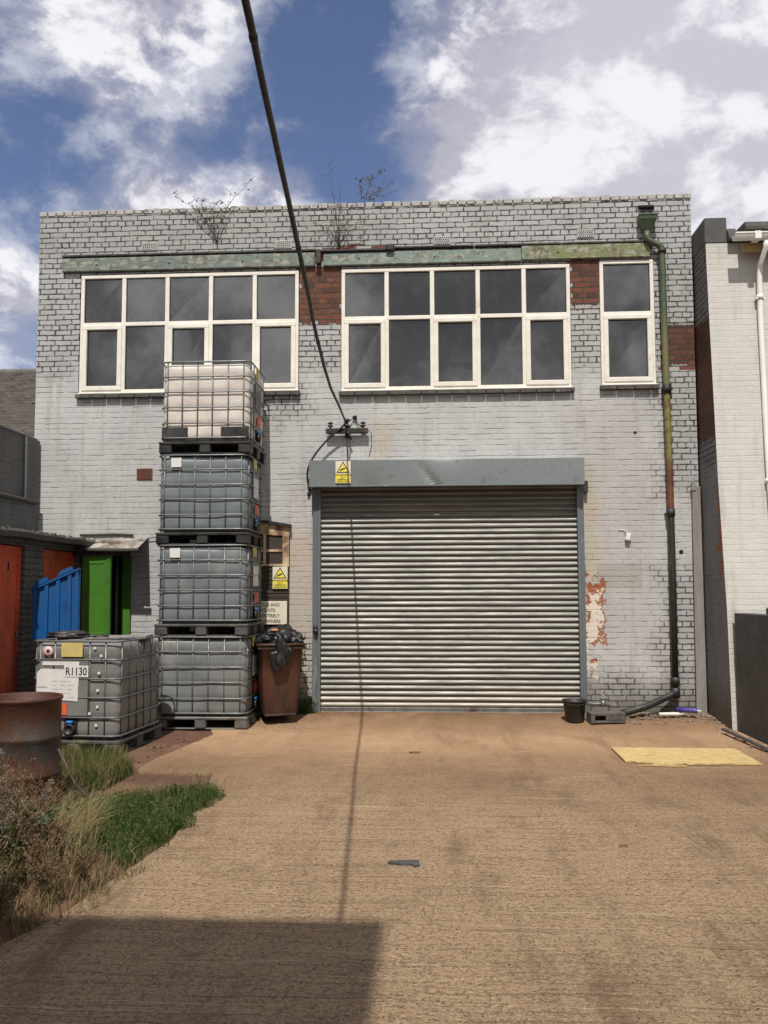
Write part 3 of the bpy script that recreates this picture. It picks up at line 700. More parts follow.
# ---- downpipe with hopper
g = MB(); r = .043
g.tube([(2.955, -.09, 6.58), (2.955, -.09, 6.5), (2.97, -.09, 6.46), (3.1, -.09, 6.39), (3.14, -.09, 6.36), (3.15, -.09, 6.3), (3.158, -.085, 5.2), (3.165, -.085, 4.4), (3.175, -.085, 3.2), (3.178, -.085, 2.0), (3.172, -.085, .42)], r, 12)
dp = g.build('downpipe', 'pipe', bld)
g = MB(); vs = []
for z, hw, dd_ in ((6.57, .045, .05), (6.6, .06, .08), (6.74, .115, .15), (6.80, .125, .16)):
    vs += [(2.965-hw, -.005, z), (2.965+hw, -.005, z), (2.965+hw, -.005-dd_, z), (2.965-hw, -.005-dd_, z)]
g.faces(vs, [[i*4+k, i*4+(k+1) % 4, (i+1)*4+(k+1) % 4, (i+1)*4+k] for i in range(3) for k in range(4)]+[[0, 1, 2, 3]])
g.box((2.83, -.17, 6.785), (3.1, -.15, 6.81), .003); g.build('hopper', 'pipe', dp)
g = MB(); g.box((2.9, -.012, 6.80), (3.06, .01, 6.95), .003); g.box((2.86, -.03, 6.945), (3.08, .01, 6.985), .008); g.build('outlet_hole', 'hole', dp)
g = MB(); g.box((2.955, -.016, 6.82), (3.0, -.013, 6.88)); g.build('outlet_lip', 'label_white', dp)
for z in (6.30, 4.39):
    g = MB(); h_ = .03 if z > 5 else .06; g.lathe([(r+.001, -h_), (r+.014, -h_), (r+.014, h_), (r+.001, h_)], 14, (3.165 if z < 5 else 3.15, -.086, z))
    if z < 5: g.box((3.11, -.075, 4.385), (3.25, -.0, 4.41), .004)
    g.build('collar', 'iron', dp)
for z in (2.72, .5):
    g = MB(); g.lathe([(r+.001, -.05), (r+.012, -.05), (r+.012, .05), (r+.001, .05)], 14, (3.175, -.085, z))
    if z > 2: g.box((3.11, -.045, 2.7), (3.24, .0, 2.72))
    g.build('collar', 'black', dp)
g = MB(); g.lathe([(.0, .07), (.055, .065), (.06, 0), (.055, -.065), (0, -.07)], 14, (3.172, -.09, .345)); g.tube([(3.18, -.09, .37), (3.10, -.12, .315), (2.75, -.27, .19), (2.33, -.43, .10)], .045, 12); g.build('shoe_pipe', 'black', dp)

# ---- small wall fittings (parts of the building)
g = MB(); g.box((2.585, -.07, 2.35), (2.65, .0, 2.45), .012, Matrix.Translation((2.617, 0, 2.4)) @ Matrix.Rotation(R(12), 4, 'Y') @ Matrix.Translation((-2.617, 0, -2.4))); g.tube([(2.60, -.02, 2.44), (2.57, -.015, 2.5), (2.5, -.01, 2.5)], .006, 5); g.build('sensor_box', 'label_white', bld)
g = MB(); g.lathe([(0, .005), (.028, .004), (.03, 0)], 10, mat=Matrix.Translation((3.32, -.001, 2.2)) @ Matrix.Rotation(R(90), 4, 'X')); g.build('wall_hole', 'hole', bld); g = MB(); g.lathe([(0, .004), (.02, .003), (.022, 0)], 10, mat=Matrix.Translation((2.75, -.001, 3.82)) @ Matrix.Rotation(R(90), 4, 'X')); g.build('wall_hole', 'hole', bld)
# part hidden door left of the shutter
dr = MB(); dr.prism([(-2.75, .05), (-1.965, .05), (-1.955, 2.575), (-2.75, 2.72)], -.035, .004)
dr = dr.build('side_door', 'darkmesh', bld)
g = MB()
g.prism([(-2.75, 2.50), (-1.957, 2.44), (-1.957, 2.565), (-2.75, 2.70)], -.055, -.034)
g.box((-2.05, -.054, 2.02), (-1.96, -.034, 2.455), .004); g.box((-2.75, -.052, 2.03), (-2.05, -.034, 2.06), .003)
g.box((-2.75, -.05, 2.225), (-2.05, -.034, 2.26), .003)
for x in (-2.30, -2.55): g.box((x-.018, -.051, 2.04), (x+.018, -.034, 2.48), .003)
g.build('frame', 'cream_wood', dr)
g = MB(); g.prism([(-2.78, 2.70), (-1.93, 2.56), (-1.93, 2.60), (-2.78, 2.745)], -.10, .002); g.build('weather_board', 'black', dr)
g = MB(); z = .1
while z < 2.0: g.box((-2.74, -.043, z), (-1.97, -.034, z+.045), .003); z += .06
g.build('slats', 'darkmesh', dr)

# ---- porch with green door, left
pr = tag(empty('lean_to_porch', (-4.5, 0, 0)), 'small lean-to canopy of corrugated sheet over green doors at the left of the workshop', 'porch')
def L(p): return (p[0]+4.5, p[1], p[2])
g = MB(); vs = []; N_ = 48
for i in range(N_+1):
    x = -.45+1.02*i/N_
    for (y, z) in ((0, 2.44), (-.25, 2.36), (-.5, 2.27)): vs.append((x*(1+.08*(-y)), y, z+.005*math.sin(i*1.3)+.006*noise.noise(Vector((x*3, y, 0)))))
nf = len(vs); vs += [(a, b, c-.008) for a, b, c in vs]
fs = [[i*3+j, i*3+j+1, (i+1)*3+j+1, (i+1)*3+j] for i in range(N_) for j in range(2)]
fs += [[nf+i*3+j, nf+(i+1)*3+j, nf+(i+1)*3+j+1, nf+i*3+j+1] for i in range(N_) for j in range(2)]
fs += [[i*3+2, (i+1)*3+2, nf+(i+1)*3+2, nf+i*3+2] for i in range(N_)]
g.faces(vs, fs, True); g.build('roof', 'sheet', pr)
g = MB(); g.tube([(-.4, -.02, 2.475), (.1, -.025, 2.485), (.36, -.03, 2.47)], .016, 6); g.build('capping_pole', 'darkroof', pr); g = MB(); g.tube([(-.3, -.53, 2.25), (.2, -.53, 2.24), (.61, -.53, 2.235)], .028, 8); g.build('gutter', 'darkroof', pr)
g = MB(); g.box((-.35, -.5, 2.17), (.5, -.46, 2.25), .004); g.build('header', 'black', pr)
g = MB(); g.box((-.25, -.02, -.02), (.24, -.002, 2.24)); g.build('black_opening_panel', 'hole', pr)  # black sheet stands in for the shade inside the doorway
g = MB(); g.box((0, -.02, .02), (.40, .018, 2.2), .004); g.box((.02, -.028, 2.06), (.3, -.019, 2.09), .002)
g.box((.34, -.03, .02), (.40, -.019, 2.2), .003); g.box((.0, -.027, 1.05), (.34, -.019, 1.15), .003)
o = g.build('door_leaf', 'green', pr, loc=(-.172, -.44, 0)); o.rotation_euler = (0, 0, R(-3))
h = MB(); h.box((.36, -.045, .98), (.385, -.03, 1.12), .004); h.build('handle', 'black', o)
g = MB(); g.box((.22, -.05, -.02), (.34, -.021, 2.24), .004); g.build('door_jamb', 'green', pr)
g = MB(); g.tube([(.17, -.12, 0), (.175, -.12, 2.2)], .017, 8); g.build('post', 'palletgrey', pr)

# ---- cable bracket, cables
br = tag(empty('cable_bracket', (-1.16, -.08, 3.88)), 'black iron bracket bar with insulators fixed above the left of the shutter', 'bracket')
g = MB(); g.box((-.29, -.03, -.035), (.29, .03, .035), .006); g.build('bar', 'iron', br)
g = MB(); g.box((-.03, .02, -.09), (.03, .078, .09), .005); g.build('wall_plate', 'iron', br)
for dx in (-.23, .0, .22):
    g = MB(); s_ = 1.5 if dx == 0 else 1.
    g.lathe([(0, .0), (.012, 0), (.012, .02), (.035*s_**.5, .025), (.035*s_**.5, .045), (.018, .05), (.018, .06*s_), (.036*s_**.5, .066*s_), (.036*s_**.5, .082*s_), (.012, .09*s_), (0, .1*s_)], 14, (dx, 0, .035)); g.build('insulator', 'ceramic', br)
g = MB(); g.tube([(.0, .0, -.03), (-.005, .04, -.2), (.005, .06, -.38)], .006, 5); g.tube([(.04, 0, -.03), (.035, .05, -.2), (.03, .06, -.39)], .005, 5); g.tube([(.02, -.03, -.03), (.06, -.03, -.1), (.05, -.02, -.13)], .01, 6)
g.tube([(.29, 0, .0), (.33, .06, -.02), (.33, .07, -.2), (.30, .072, -.34)], .004, 4); g.tube([(.0, 0, .12), (.05, .04, .16), (.1, .07, .21), (.13, .06, .13), (.2, .03, .05)], .006, 5); g.lathe([(0, .02), (.03, .01), (.03, -.02), (0, -.03)], 10, (.1, .06, .21))
g.build('stay_wire', 'iron', br)

CAB = [(-1.175, -.12, 4.02), (-1.155, -.5, 3.97), (-1.09, -1.52, 3.86), (-.92, -4.01, 3.55), (-.81, -5.64, 3.48), (-.74, -6.62, 3.49), (-.67, -7.65, 3.505), (-.59, -8.79, 3.51), (-.57, -9.1, 3.515), (-.52, -10.2, 3.58), (-.46, -11.72, 3.72)]
def catmull(pts, n=8):
    P_ = [Vector(p) for p in pts]; P_ = [P_[0]*2-P_[1]]+P_+[P_[-1]*2-P_[-2]]; out = []
    for i in range(1, len(P_)-2):
        for k in range(n):
            t = k/n; a, b, c, d_ = P_[i-1:i+3]
            out.append(.5*((2*b)+(c-a)*t+(2*a-5*b+4*c-d_)*t*t+(3*b-a-3*c+d_)*t**3))
    out.append(P_[-2]); return out
cp = catmull(CAB, 14)
for i in range(1, len(cp)-1): cp[i] = cp[i]+Vector((.004*noise.noise(cp[i]*1.7), 0, .006*noise.noise(cp[i]*1.3+Vector((5, 0, 0)))))
g = MB(); g.tube(cp, [.0125+.0022*abs(noise.noise(p*3)) for p in cp], 8)
for i in range(9, len(cp)-4, 23):
    a, b = cp[i], cp[i+1]; dv = (b-a).normalized(); g.tube([a, a+dv*.03], .0155, 8)
tag(g.build('overhead_cable', 'cable'), 'thick black overhead cable swooping from the bracket towards the camera', 'cable')
g = MB(); g.tube(catmull([(-1.175, -.13, 4.0), (-1.22, -.13, 3.93), (-1.42, -.12, 3.76), (-1.60, -.11, 3.55), (-1.695, -.09, 3.36), (-1.705, -.06, 3.2), (-1.68, -.03, 3.12), (-1.69, -.01, 3.05)], 6), .014, 8)
g.lathe([(0, .04), (.02, .03), (.02, -.03), (0, -.04)], 10, (-1.68, -.03, 3.10)); g.lathe([(0, .03), (.022, .02), (.02, -.03), (0, -.04)], 10, (-1.695, -.02, 3.03))
tag(g.build('drop_cable', 'cable'), 'short black cable curving from the bracket down to the left end of the shutter box', 'cable')
g = MB(); g.tube([(-3.5, -.1, 2.5), (-3.7, -.05, 2.46), (-3.95, -.03, 2.42)], .006, 5); g.tube([(-3.62, -.02, 1.62), (-3.4, -.02, 1.62)], .006, 5)
tag(g.build('wall_wire', 'cable'), 'thin dark wire running from the porch roof behind the tank stack', 'wire')

# ---- signs
def cctv(name, loc, w, h, label, mat2='sign_white'):
    s_ = empty(name, loc); tag(s_, label, 'sign', 'camera warning signs')
    g = MB(); g.box((-w/2, -.006, 0), (w/2, .0, h), .001); g.build('plate', 'sign_white', s_)
    g = MB(); g.box((-w/2+.006, -.0078, .006), (w/2-.006, -.006, h*.43)); g.build('lower_panel', 'sign_yellow', s_)
    t = w*.44; zb = h*.47
    g = MB(); g.prism([(-t, zb), (t, zb), (0, zb+t*1.72)], -.0078, -.006); g.build('triangle_border', 'ink', s_)
    g = MB(); g.prism([(-t*.76, zb+t*.14), (t*.76, zb+t*.14), (0, zb+t*1.46)], -.0092, -.0078); g.build('triangle', 'sign_yellow', s_)
    g = MB(); Rm = Matrix.Translation((0, 0, zb+t*.55)) @ Matrix.Rotation(R(-22), 4, 'Y'); g.box((-t*.36, -.0106, -t*.09), (t*.3, -.0092, t*.13), 0, Rm); g.box((t*.3, -.0106, -t*.03), (t*.42, -.0092, t*.09), 0, Rm)
    g.box((-t*.42, -.0104, -t*.3), (-t*.3, -.0092, t*.05), 0, Matrix.Translation((0, 0, zb+t*.5))); g.build('camera_symbol', 'ink', s_)
    for i, (tx, sz) in enumerate((('WARNING', .21), ('CCTV', .13), ('CAMERAS IN', .15), ('OPERATION', .15))):
        text('lettering', tx, w*sz, 'ink', (0, -.0085, h*(.33-.095*i)), parent=s_)
    return s_
cctv('warning_sign', (-1.195, -.262, 3.135), .205, .30, 'yellow and white camera warning sign fixed on the grey shutter box')
s_ = cctv('warning_sign', (-2.078, -.062, 1.722), .205, .30, 'yellow and white camera warning sign on the dark side door above the brown bin')
ns = tag(empty('notice_sign', (-2.27, -.062, 1.24)), 'cream notice board with black capital lettering behind the brown bin', 'sign')
g = MB(); g.box((-.36, -.012, 0), (.29, .0, .315), .002); g.build('board', 'sign_white', ns)
for i, t_ in enumerate(('VEHICLES AND', 'CONTENTS', 'LEFT ENTIRELY', 'AT THE OWNERS')):
    text('lettering', t_, .062, 'ink', (-.0+(.0 if i in (0, 2) else -.02), -.0135, .245-.074*i), parent=ns, sx=.92)

# ------------------------------------------------------------------ tank containers
def rr(L_, W_, r, n=6):
    out = []
    for cx, cy, a0 in ((L_/2-r, W_/2-r, 0), (-L_/2+r, W_/2-r, 90), (-L_/2+r, -W_/2+r, 180), (L_/2-r, -W_/2+r, 270)):
        for k in range(n+1):
            a = R(a0+90*k/n); out.append((cx+r*math.cos(a), cy+r*math.sin(a)))
    return out
def ibc(loc, rz, label, bottle, cage, pallet, seed, H=1.17, yellow=True, doc=None, frontlabel=False, group='caged liquid tanks stacked beside the shutter'):
    rn = random.Random(seed); L_, W_ = 1.15, .98; k = H/1.17
    root = tag(empty('caged_tank', loc, rz), label, 'liquid tank', group)
    rings = [z*k for z in (.20, .385, .585, .775, .97, 1.155)]
    # bottle
    outl = []; base = rr(L_-.028, W_-.028, .10, 8)
    nb = len(base)
    for i in range(nb):
        a = Vector(base[i]); b = Vector(base[(i+1) % nb]); m = max(1, int((b-a).length/.03))
        for j in range(m): outl.append(a+(b-a)*j/m)
    n = len(outl); vs = []; zs = [.165*k+(1.135*k-.165*k)*i/44 for i in range(45)]
    prof = [(z, 0) for z in zs]; topz = 1.135*k
    so_ = Vector((seed*3.1, seed*1.7, 0))
    for zi, z in enumerate(zs):
        e = min((z-zs[0])/.05, (topz-z)/.07, 1); ins = .05*(1-math.sqrt(max(0, 1-(1-e)**2)))
        bul = min(abs(z-r_) for r_ in rings); bz = .012*(min(1, bul/.05))
        for p in outl:
            d_ = p.normalized(); c = p-d_*ins
            q = Vector((c.x, c.y, z))
            nn = noise.noise(q*2.3+so_)*.014+noise.noise(q*6+so_)*.005
            f = (bz-.014)+nn*.8
            vs.append((c.x+d_.x*f, c.y+d_.y*f, z))
    fs = [[i*n+j, i*n+(j+1) % n, (i+1)*n+(j+1) % n, (i+1)*n+j] for i in range(44) for j in range(n)]
    b0 = 44*n
    for s1, dz in ((.85, .012), (.5, .016), (.2, .02)):
        st = len(vs)
        for j in range(n): v = vs[44*n+j]; vs.append((v[0]*s1, v[1]*s1, topz+dz+.006*noise.noise(Vector((v[0]*6*s1, v[1]*6*s1, seed)))))
        fs += [[b0+j, b0+(j+1) % n, st+(j+1) % n, st+j] for j in range(n)]; b0 = st
    fs.append([b0+j for j in range(n)]); fs.append([j for j in range(n)][::-1])
    g = MB(); g.faces(vs, fs, True); bo = g.build('tank', bottle, root)
    g = MB(); g.lathe([(.085, 0), (.09, .02), (.09, .045), (.075, .052), (0, .052)], 20, (0, 0, topz+.008)); g.build('filler_cap', 'blackplastic', bo)
    # cage
    g = MB(); ring = rr(L_, W_, .10, 5)
    for zi, z in enumerate(rings):
        tw = .011 if zi in (0, 5) else .009
        jit = [.0035*noise.noise(Vector((a*3, b*3, seed+zi))) for a, b in ring]
        g.tube([(a, b, z+j_) for (a, b), j_ in zip(ring, jit)], tw, 6, closed=True)
    def vert(x, y, z0, z1): g.tube([(x, y, z0), (x+rn.uniform(-.004, .004), y+rn.uniform(-.003, .003), (z0+z1)/2), (x, y, z1)], .0085, 6)
    for f_ in (-.455, -.275, -.095, .085, .27, .455):
        x = f_*L_/1.0*.93
        for s1 in (-1, 1): vert(x, s1*(W_/2-.012), rings[0]-.05, rings[5])
    for f_ in (-.36, -.18, 0, .18, .36): vert(-(L_/2-.012), f_*W_, rings[0]-.05, rings[5])
    for f_ in (-.40, -.235, .16, .34): vert(L_/2-.012, f_*W_, rings[0]-.05, rings[5])
    g.build('cage', cage, root)
    # weld dots / bright nodes
    # pallet
    g = MB(); ph = .12*k
    g.box((-L_/2-.012, -W_/2-.012, ph), (L_/2+.012, W_/2+.012, ph+.035), .008)
    for x in (-L_/2+.07, 0, L_/2-.07):
        for y in (-W_/2+.07, 0, W_/2-.07):
            wx = .08 if x else .07
            g.box((x-wx, y-.075, .012), (x+wx, y+.075, ph+.002), .012)
    for y in (-W_/2+.07, 0, W_/2-.07): g.box((-L_/2, y-.06, 0), (L_/2, y+.06, .016), .004)
    g.build('pallet', pallet, root)
    if seed == 4:
        for a_, b_ in ((-L_/2+.02, -.22), (.20, L_/2-.02)):
            g = MB(); g.box((a_, -W_/2+.004, .19), (b_, -W_/2+.03, .345), .01); g.build('corner_guard', 'blackplastic', root)
    # outlet valve on the +x end
    X = L_/2
    g = MB(); g.box((X-.06, -.14, .19*k), (X-.012, .06, .39*k), .03); o = g.build('outlet_recess', 'hole', root)
    g = MB(); Rx = Matrix.Translation((X+.0, -.04, .265*k)) @ Matrix.Rotation(R(90), 4, 'Y'); g.lathe([(.045, -.05), (.05, 0), (.058, .0), (.058, .035), (.045, .037), (.04, .02), (0, .015)], 20, mat=Rx); o = g.build('outlet_valve', 'blackplastic', root)
    g = MB(); g.box((X-.01, -.075, .325*k), (X+.035, -.005, .352*k), .008); g.lathe([(0, 0), (.02, 0), (.02, .04), (0, .04)], 10, (X+.01, -.04, .30*k)); g.build('valve_handle', 'bluecap', o)
    # label plate and labels
    g = MB(); g.box((X-.002, -.235*W_, .40*k), (X+.004, .15*W_, .975*k), .003) if doc else g.box((X-.002, -.2*W_, .62*k), (X+.004, .15*W_, .96*k), .003)
    if doc: g.box((X-.002, -.40*W_, .8*k), (X+.003, -.25*W_, .97*k), .003)
    g.build('label_plate', cage if not doc else bottle, root)
    if yellow:
        g = MB(); g.box((X+.009, -.21, 1.02*k), (X+.012, -.01, 1.14*k)) if not doc else g.box((X+.009, -.15, 1.0*k), (X+.0125, .085, 1.14*k)); o = g.build('yellow_label', 'label_yellow', root)
        if doc:
            h = MB()
            for i in range(5):
                for a_, b_ in ((-.135, -.04), (-.02, .07)): h.box((X+.0125, a_, 1.05+i*.02), (X+.013, b_-rn.uniform(0, .02), 1.054+i*.02))
            h.build('print_lines', 'inkgrey', o)['kind'] = 'stuff'
    if not doc:
        g = MB(); g.box((X+.0045, -.17, .64*k), (X+.007, .12, .90*k)); g.build('paper_label', 'label_white', root) if seed != 4 else g.bm.free()
        g = MB(); g.box((X+.011, -.1, .42*k), (X+.013, .1, .55*k)); g.build('warning_label', 'label_orange', root)
    if frontlabel:
        g = MB(); g.box((-.40, -W_/2-.011, 1.0*k), (-.27, -W_/2-.008, 1.12*k)); g.build('small_label', 'label_white', root)
    return root
SX, SY = -2.86, -.66
ibc((SX-.005, SY, .0), R(.5), 'lowest weathered grey caged tank of the stack of four, standing on the ground', 'bottle_old', 'cage', 'palletgalv', 1, H=1.14)
ibc((SX+.0, SY-.01, 1.135), R(-.6), 'grey caged tank second from the ground in the stack of four', 'bottle_grey', 'cage', 'palletgrey', 2, frontlabel=True, H=1.14)
ibc((SX-.01, SY, 2.27), R(.4), 'grey caged tank third from the ground, directly under the white tank', 'bottle_grey', 'cage', 'blackplastic', 3, frontlabel=True, H=1.14)
ibc((SX+.015, SY, 3.41), R(-.3), 'whitish translucent caged tank on black pallet, topmost of the stack', 'bottle_white', 'cage', 'blackplastic', 4, H=1.19)
lt = ibc((-3.72, -2.18, -.02), R(-90-4), 'grey caged tank marked R1130 standing alone in front of the left shed', 'bottle_left', 'cage', 'palletgrey', 5, H=1.2, doc=True, group='caged liquid tanks in the yard')
X = 1.15/2
g = MB(); g.faces([(X+.010, y, z) for y, z in ((-.42, .60), (.04, .56), (.05, .89), (-.37, .90), (-.42, .86))], [[0, 1, 2, 3, 4]])
doc = g.build('document_label', 'label_white', lt, fix=False)
g = MB(); g.box((X+.0095, -.36, .935), (X+.0105, .05, .975)); g.build('label_strip', 'label_white', lt)
g = MB(); 
for i in range(5):
    for j in range(3): g.box((X+.011, -.24+j*.085, .60+i*.042), (X+.0114, -.24+j*.085+.03+.02*((i+j) % 3), .605+i*.042))
g.box((X+.011, -.41, .70), (X+.0114, -.30, .715)); g.build('print_lines', 'inkgrey', doc)['kind'] = 'stuff'
g = MB(); g.box((X+.0125, -.115, .815), (X+.014, .155, .935)); q = g.build('number_label', 'label_white', lt)
text('lettering', 'R1130', .115, 'ink', (X+.0150, .02, .835), rot=(R(90), 0, R(90)), parent=q, sx=.80)
g = MB(); g.lathe([(.02, 0), (.055, 0), (.055, .003), (.02, .003)], 14, mat=Matrix.Translation((X+.010, -.30, 1.08)) @ Matrix.Rotation(R(90), 4, 'Y')); g.build('ring_label', 'label_pink', lt)
g = MB(); g.box((X+.010, -.20, .42), (X+.012, -.075, .54)); g.build('orange_label', 'label_orange', lt)
for y_, z_ in ((.20, 1.1), (.27, 1.02), (.25, .84), (.24, .66), (.24, .49), (.155, .42), (.23, .3)): 
    g = MB(); g.box((X-.006, y_, z_), (X+.003, y_+.028, z_+.028), .003); g.build('weld_tab', 'label_white', lt)
# rubbish on top of the left tank
g = MB(); 
for i in range(5): g.box((-.25+.1*i, -.4+.03*i, 1.172), (-.12+.11*i, .2, 1.178+.004*i), 0, Matrix.Rotation(R(4*i-7), 4, 'Z'))
o = g.build('flat_cardboard', 'plank', loc=(-3.55, -2.0, .0)); tag(o, 'flattened faded cardboard sheets lying on top of the tank marked R1130', 'cardboard')

# blue ribbed panel propped against the shed
bp = tag(empty('blue_panel', (-4.36, -1.92, 1.15), R(6)), 'blue ribbed plastic crate lid propped upright behind the tank marked R1130', 'plastic lid')
bp.rotation_euler = (R(-6), R(-2), R(8))
g = MB(); g.prism([(-.25, .0), (.27, .0), (.275, .80), (-.27, .57)], -.012, .012)
for x in (-.23, -.1, .03, .16, .245):
    zt = .57+(x+.27)*.42
    g.prism([(x-.02, .0), (x+.02, .0), (x+.02, zt-.01), (x-.02, zt-.025)], -.04, -.0115)
g.prism([(-.27, .555), (.275, .785), (.275, .81), (-.27, .58)], -.05, .02)
g.build('panel', 'blue', bp)
for x in (-.17, .11):
    zt = .585+(x+.27)*.42
    g = MB(); g.prism([(x-.09, zt-.035), (x+.09, zt+.04), (x+.07, zt+.085), (x-.05, zt+.035)], -.05, .0); g.build('grip', 'blue', bp)
# dark rubbish bag next to it
def blob(name, mat, c, rad, seed, parent=None, amp=.35, sub=4, sq=(1, 1, 1)):
    t = bmesh.new(); bmesh.ops.create_icosphere(t, subdivisions=sub, radius=1)
    for v in t.verts:
        d_ = v.co.normalized(); f = 1+amp*noise.noise(d_*1.7+Vector((seed, 0, 0)))+amp*.5*abs(noise.noise(d_*4.3+Vector((0, seed, 0))))+amp*.25*noise.noise(d_*10)
        v.co = Vector((d_.x*f*rad[0]+c[0], d_.y*f*rad[1]+c[1], d_.z*f*rad[2]+c[2]))
    g = MB(); t.verts.index_update(); g.faces([v.co.copy() for v in t.verts], [[v.index for v in f.verts] for f in t.faces], True); t.free()
    return g.build(name, mat, parent)
tag(blob('rubbish_bag', 'blackplastic', (-4.16, -2.06, 1.20), (.26, .13, .045), 3), 'flat dark bag lying at the foot of the blue panel', 'bag')

# ------------------------------------------------------------------ wheelie bin
wb = tag(empty('wheelie_bin', (-2.03, -.50, gz(-.5)), R(20)), 'brown wheeled bin overflowing with black bags between the tank stack and the shutter', 'wheelie bin')
g = MB(); vs = []; n = 0
lev = [(.09, .205, .26, 0), (.12, .215, .27, 0), (.6, .25, .315, .0), (.93, .275, .345, 0), (.935, .295, .365, 0), (1.0, .30, .37, 0), (1.0, .28, .35, 0), (.8, .26, .33, 0)]
for (z, hx, hy, _) in lev:
    o_ = rr(hx*2, hy*2, .045, 4); n = len(o_)
    vs += [(a, b, z) for a, b in o_]
fs = [[i*n+j, i*n+(j+1) % n, (i+1)*n+(j+1) % n, (i+1)*n+j] for i in range(len(lev)-1) for j in range(n)]; fs.append(list(range(n)))
g.faces(vs, fs, True); g.box((-.06, -.275, .15), (-.035, -.25, .55)); g.box((.08, -.29, .15), (.1, -.26, .9), .005)
g.box((-.2, -.29, .085), (.2, -.25, .115), .005)
body = g.build('body', 'brownbin', wb)
g = MB(); g.tube([(-.31, -.39, .985), (.31, -.39, .985)], .013, 8); 
for x in (-.26, -.1, .1, .26): g.box((x-.012, -.39, .965), (x+.012, -.36, .995), .003)
g.box((-.31, -.385, .93), (.31, -.355, .955), .004); g.build('rim', 'brownbin', wb)
for s1 in (-1, 1):
    g = MB(); Rx = Matrix.Translation((s1*.285, .22, .10)) @ Matrix.Rotation(R(90), 4, 'Y'); g.lathe([(0, -.022), (.06, -.022), (.075, -.028), (.1, -.025), (.1, .025), (.075, .028), (.06, .022), (0, .022)], 22, mat=Rx); g.build('wheel', 'blackplastic', wb)
g = MB(); g.tube([(-.28, .22, .1), (.28, .22, .1)], .012, 8); g.build('axle', 'black', wb)
g = MB(); g.box((-.29, .36, .35), (.29, .385, 1.0), .01); g.build('lid', 'brownbin', wb)
blob('top_bag', 'bag', (.03, -.05, 1.04), (.25, .24, .155), 11, wb, .5)
blob('top_bag', 'bag', (-.17, -.13, 1.01), (.14, .16, .08), 17, wb, .5)
blob('top_bag', 'bag', (.2, -.16, 1.03), (.12, .16, .09), 27, wb, .5)
blob('hanging_bag', 'bag', (-.02, -.40, .86), (.10, .04, .17), 23, wb, .8)
blob('torn_card', 'redcard', (-.03, -.16, 1.16), (.07, .04, .02), 5, wb, .5, 3)

# ------------------------------------------------------------------ drum
dm = tag(empty('oil_drum', (-3.2, -5.03, -.02)), 'rusty grey steel drum with open top at the left edge among weeds', 'drum')
g = MB(); pf = [(.0, .02), (.28, .02), (.29, .0), (.297, .01), (.288, .03)]
for zc in (.31, .59): pf += [(.286, zc-.03), (.298, zc-.01), (.298, zc+.01), (.286, zc+.03)]
pf += [(.286, .86), (.297, .872), (.297, .888), (.288, .895), (.279, .885), (.279, .6), (.0, .6)]
g.lathe(pf, 64)
for v in g.bm.verts:
    a = math.atan2(v.co.y, v.co.x); f = 1+.014*noise.noise(Vector((a*1.5, v.co.z*3, 1)))-.03*math.exp(-((a+1.1)**2)/.08-((v.co.z-.45)**2)/.02)
    v.co.x *= f; v.co.y *= f
g.build('body', 'drum', dm)

# ------------------------------------------------------------------ small things by the wall, right
bk = tag(empty('bucket', (1.79, -.50, gz(-.5))), 'black plastic bucket at the right foot of the shutter', 'bucket')
g = MB(); g.lathe([(0, .0), (.11, .0), (.115, .01), (.145, .245), (.155, .25), (.155, .275), (.148, .275), (.138, .26), (.105, .02), (0, .015)], 28); g.build('body', 'blackplastic', bk)
g = MB(); g.tube([(-.155, 0, .26), (-.14, -.10, .235), (0, -.165, .22), (.14, -.10, .235), (.155, 0, .26)], .004, 5); g.build('handle', 'black', bk)
cb = tag(empty('concrete_block', (2.17, -.55, gz(-.5)), R(8)), 'dark grey hollow concrete block under the end of the black pipe', 'block')
g = MB(); g.box((-.22, -.1, 0), (.22, .1, .03), .006); g.box((-.22, -.1, .09), (.22, .1, .13), .008); g.box((-.22, .05, .028), (.22, .1, .092)); g.box((-.22, -.1, .028), (-.17, .06, .092), .004); g.box((-.03, -.1, .028), (.22, .055, .092), .004)
g.build('body', 'stone', cb)
ta = tag(empty('tap_fitting', (2.15, -.40, gz(-.4)+.13)), 'small corroded metal tap fitting resting behind the concrete block', 'tap')
g = MB(); g.tube([(-.25, .1, .07), (-.1, .02, .06), (.0, .0, .07), (.1, -.01, .05)], .016, 7); g.lathe([(0, -.04), (.035, -.03), (.04, .0), (.03, .04), (0, .05)], 10, (.02, 0, .07)); g.box((-.02, -.03, .12), (.08, .03, .15), .008); g.tube([(.03, 0, .08), (.03, 0, .13)], .012, 6); g.build('body', 'palletgalv', ta)
g = MB(); 
out = [(1.885, -2.237), (3.175, -2.25), (3.15, -3.07), (2.78, -3.055), (2.74, -3.08), (2.44, -3.09), (2.42, -3.06), (2.30, -3.10), (2.12, -3.09), (2.08, -3.02), (1.98, -3.03), (1.95, -2.98), (1.87, -2.99)]
g.prism(out[::-1], .006, .020, 'Z'); 
tag(g.build('strand_board', 'osb'), 'yellow strand board sheet with a broken corner lying on the concrete at right', 'board')
g = MB(); g.prism([(1.95, -3.13), (2.4, -3.18), (2.42, -3.15), (2.1, -3.11)][::-1], .004, .014, 'Z'); tag(g.build('board_splinter', 'osb'), 'thin broken splinter beside the yellow board', 'splinter')
g = MB(); g.box((-.75, -.022, 0), (.75, .022, .025), .004); o = g.build('timber_batten', 'palletgrey', loc=(3.44, -1.95, .03)); o.rotation_euler = (0, R(1), R(-87)); tag(o, 'dark thin batten on the ground beside the dark low wall', 'batten')
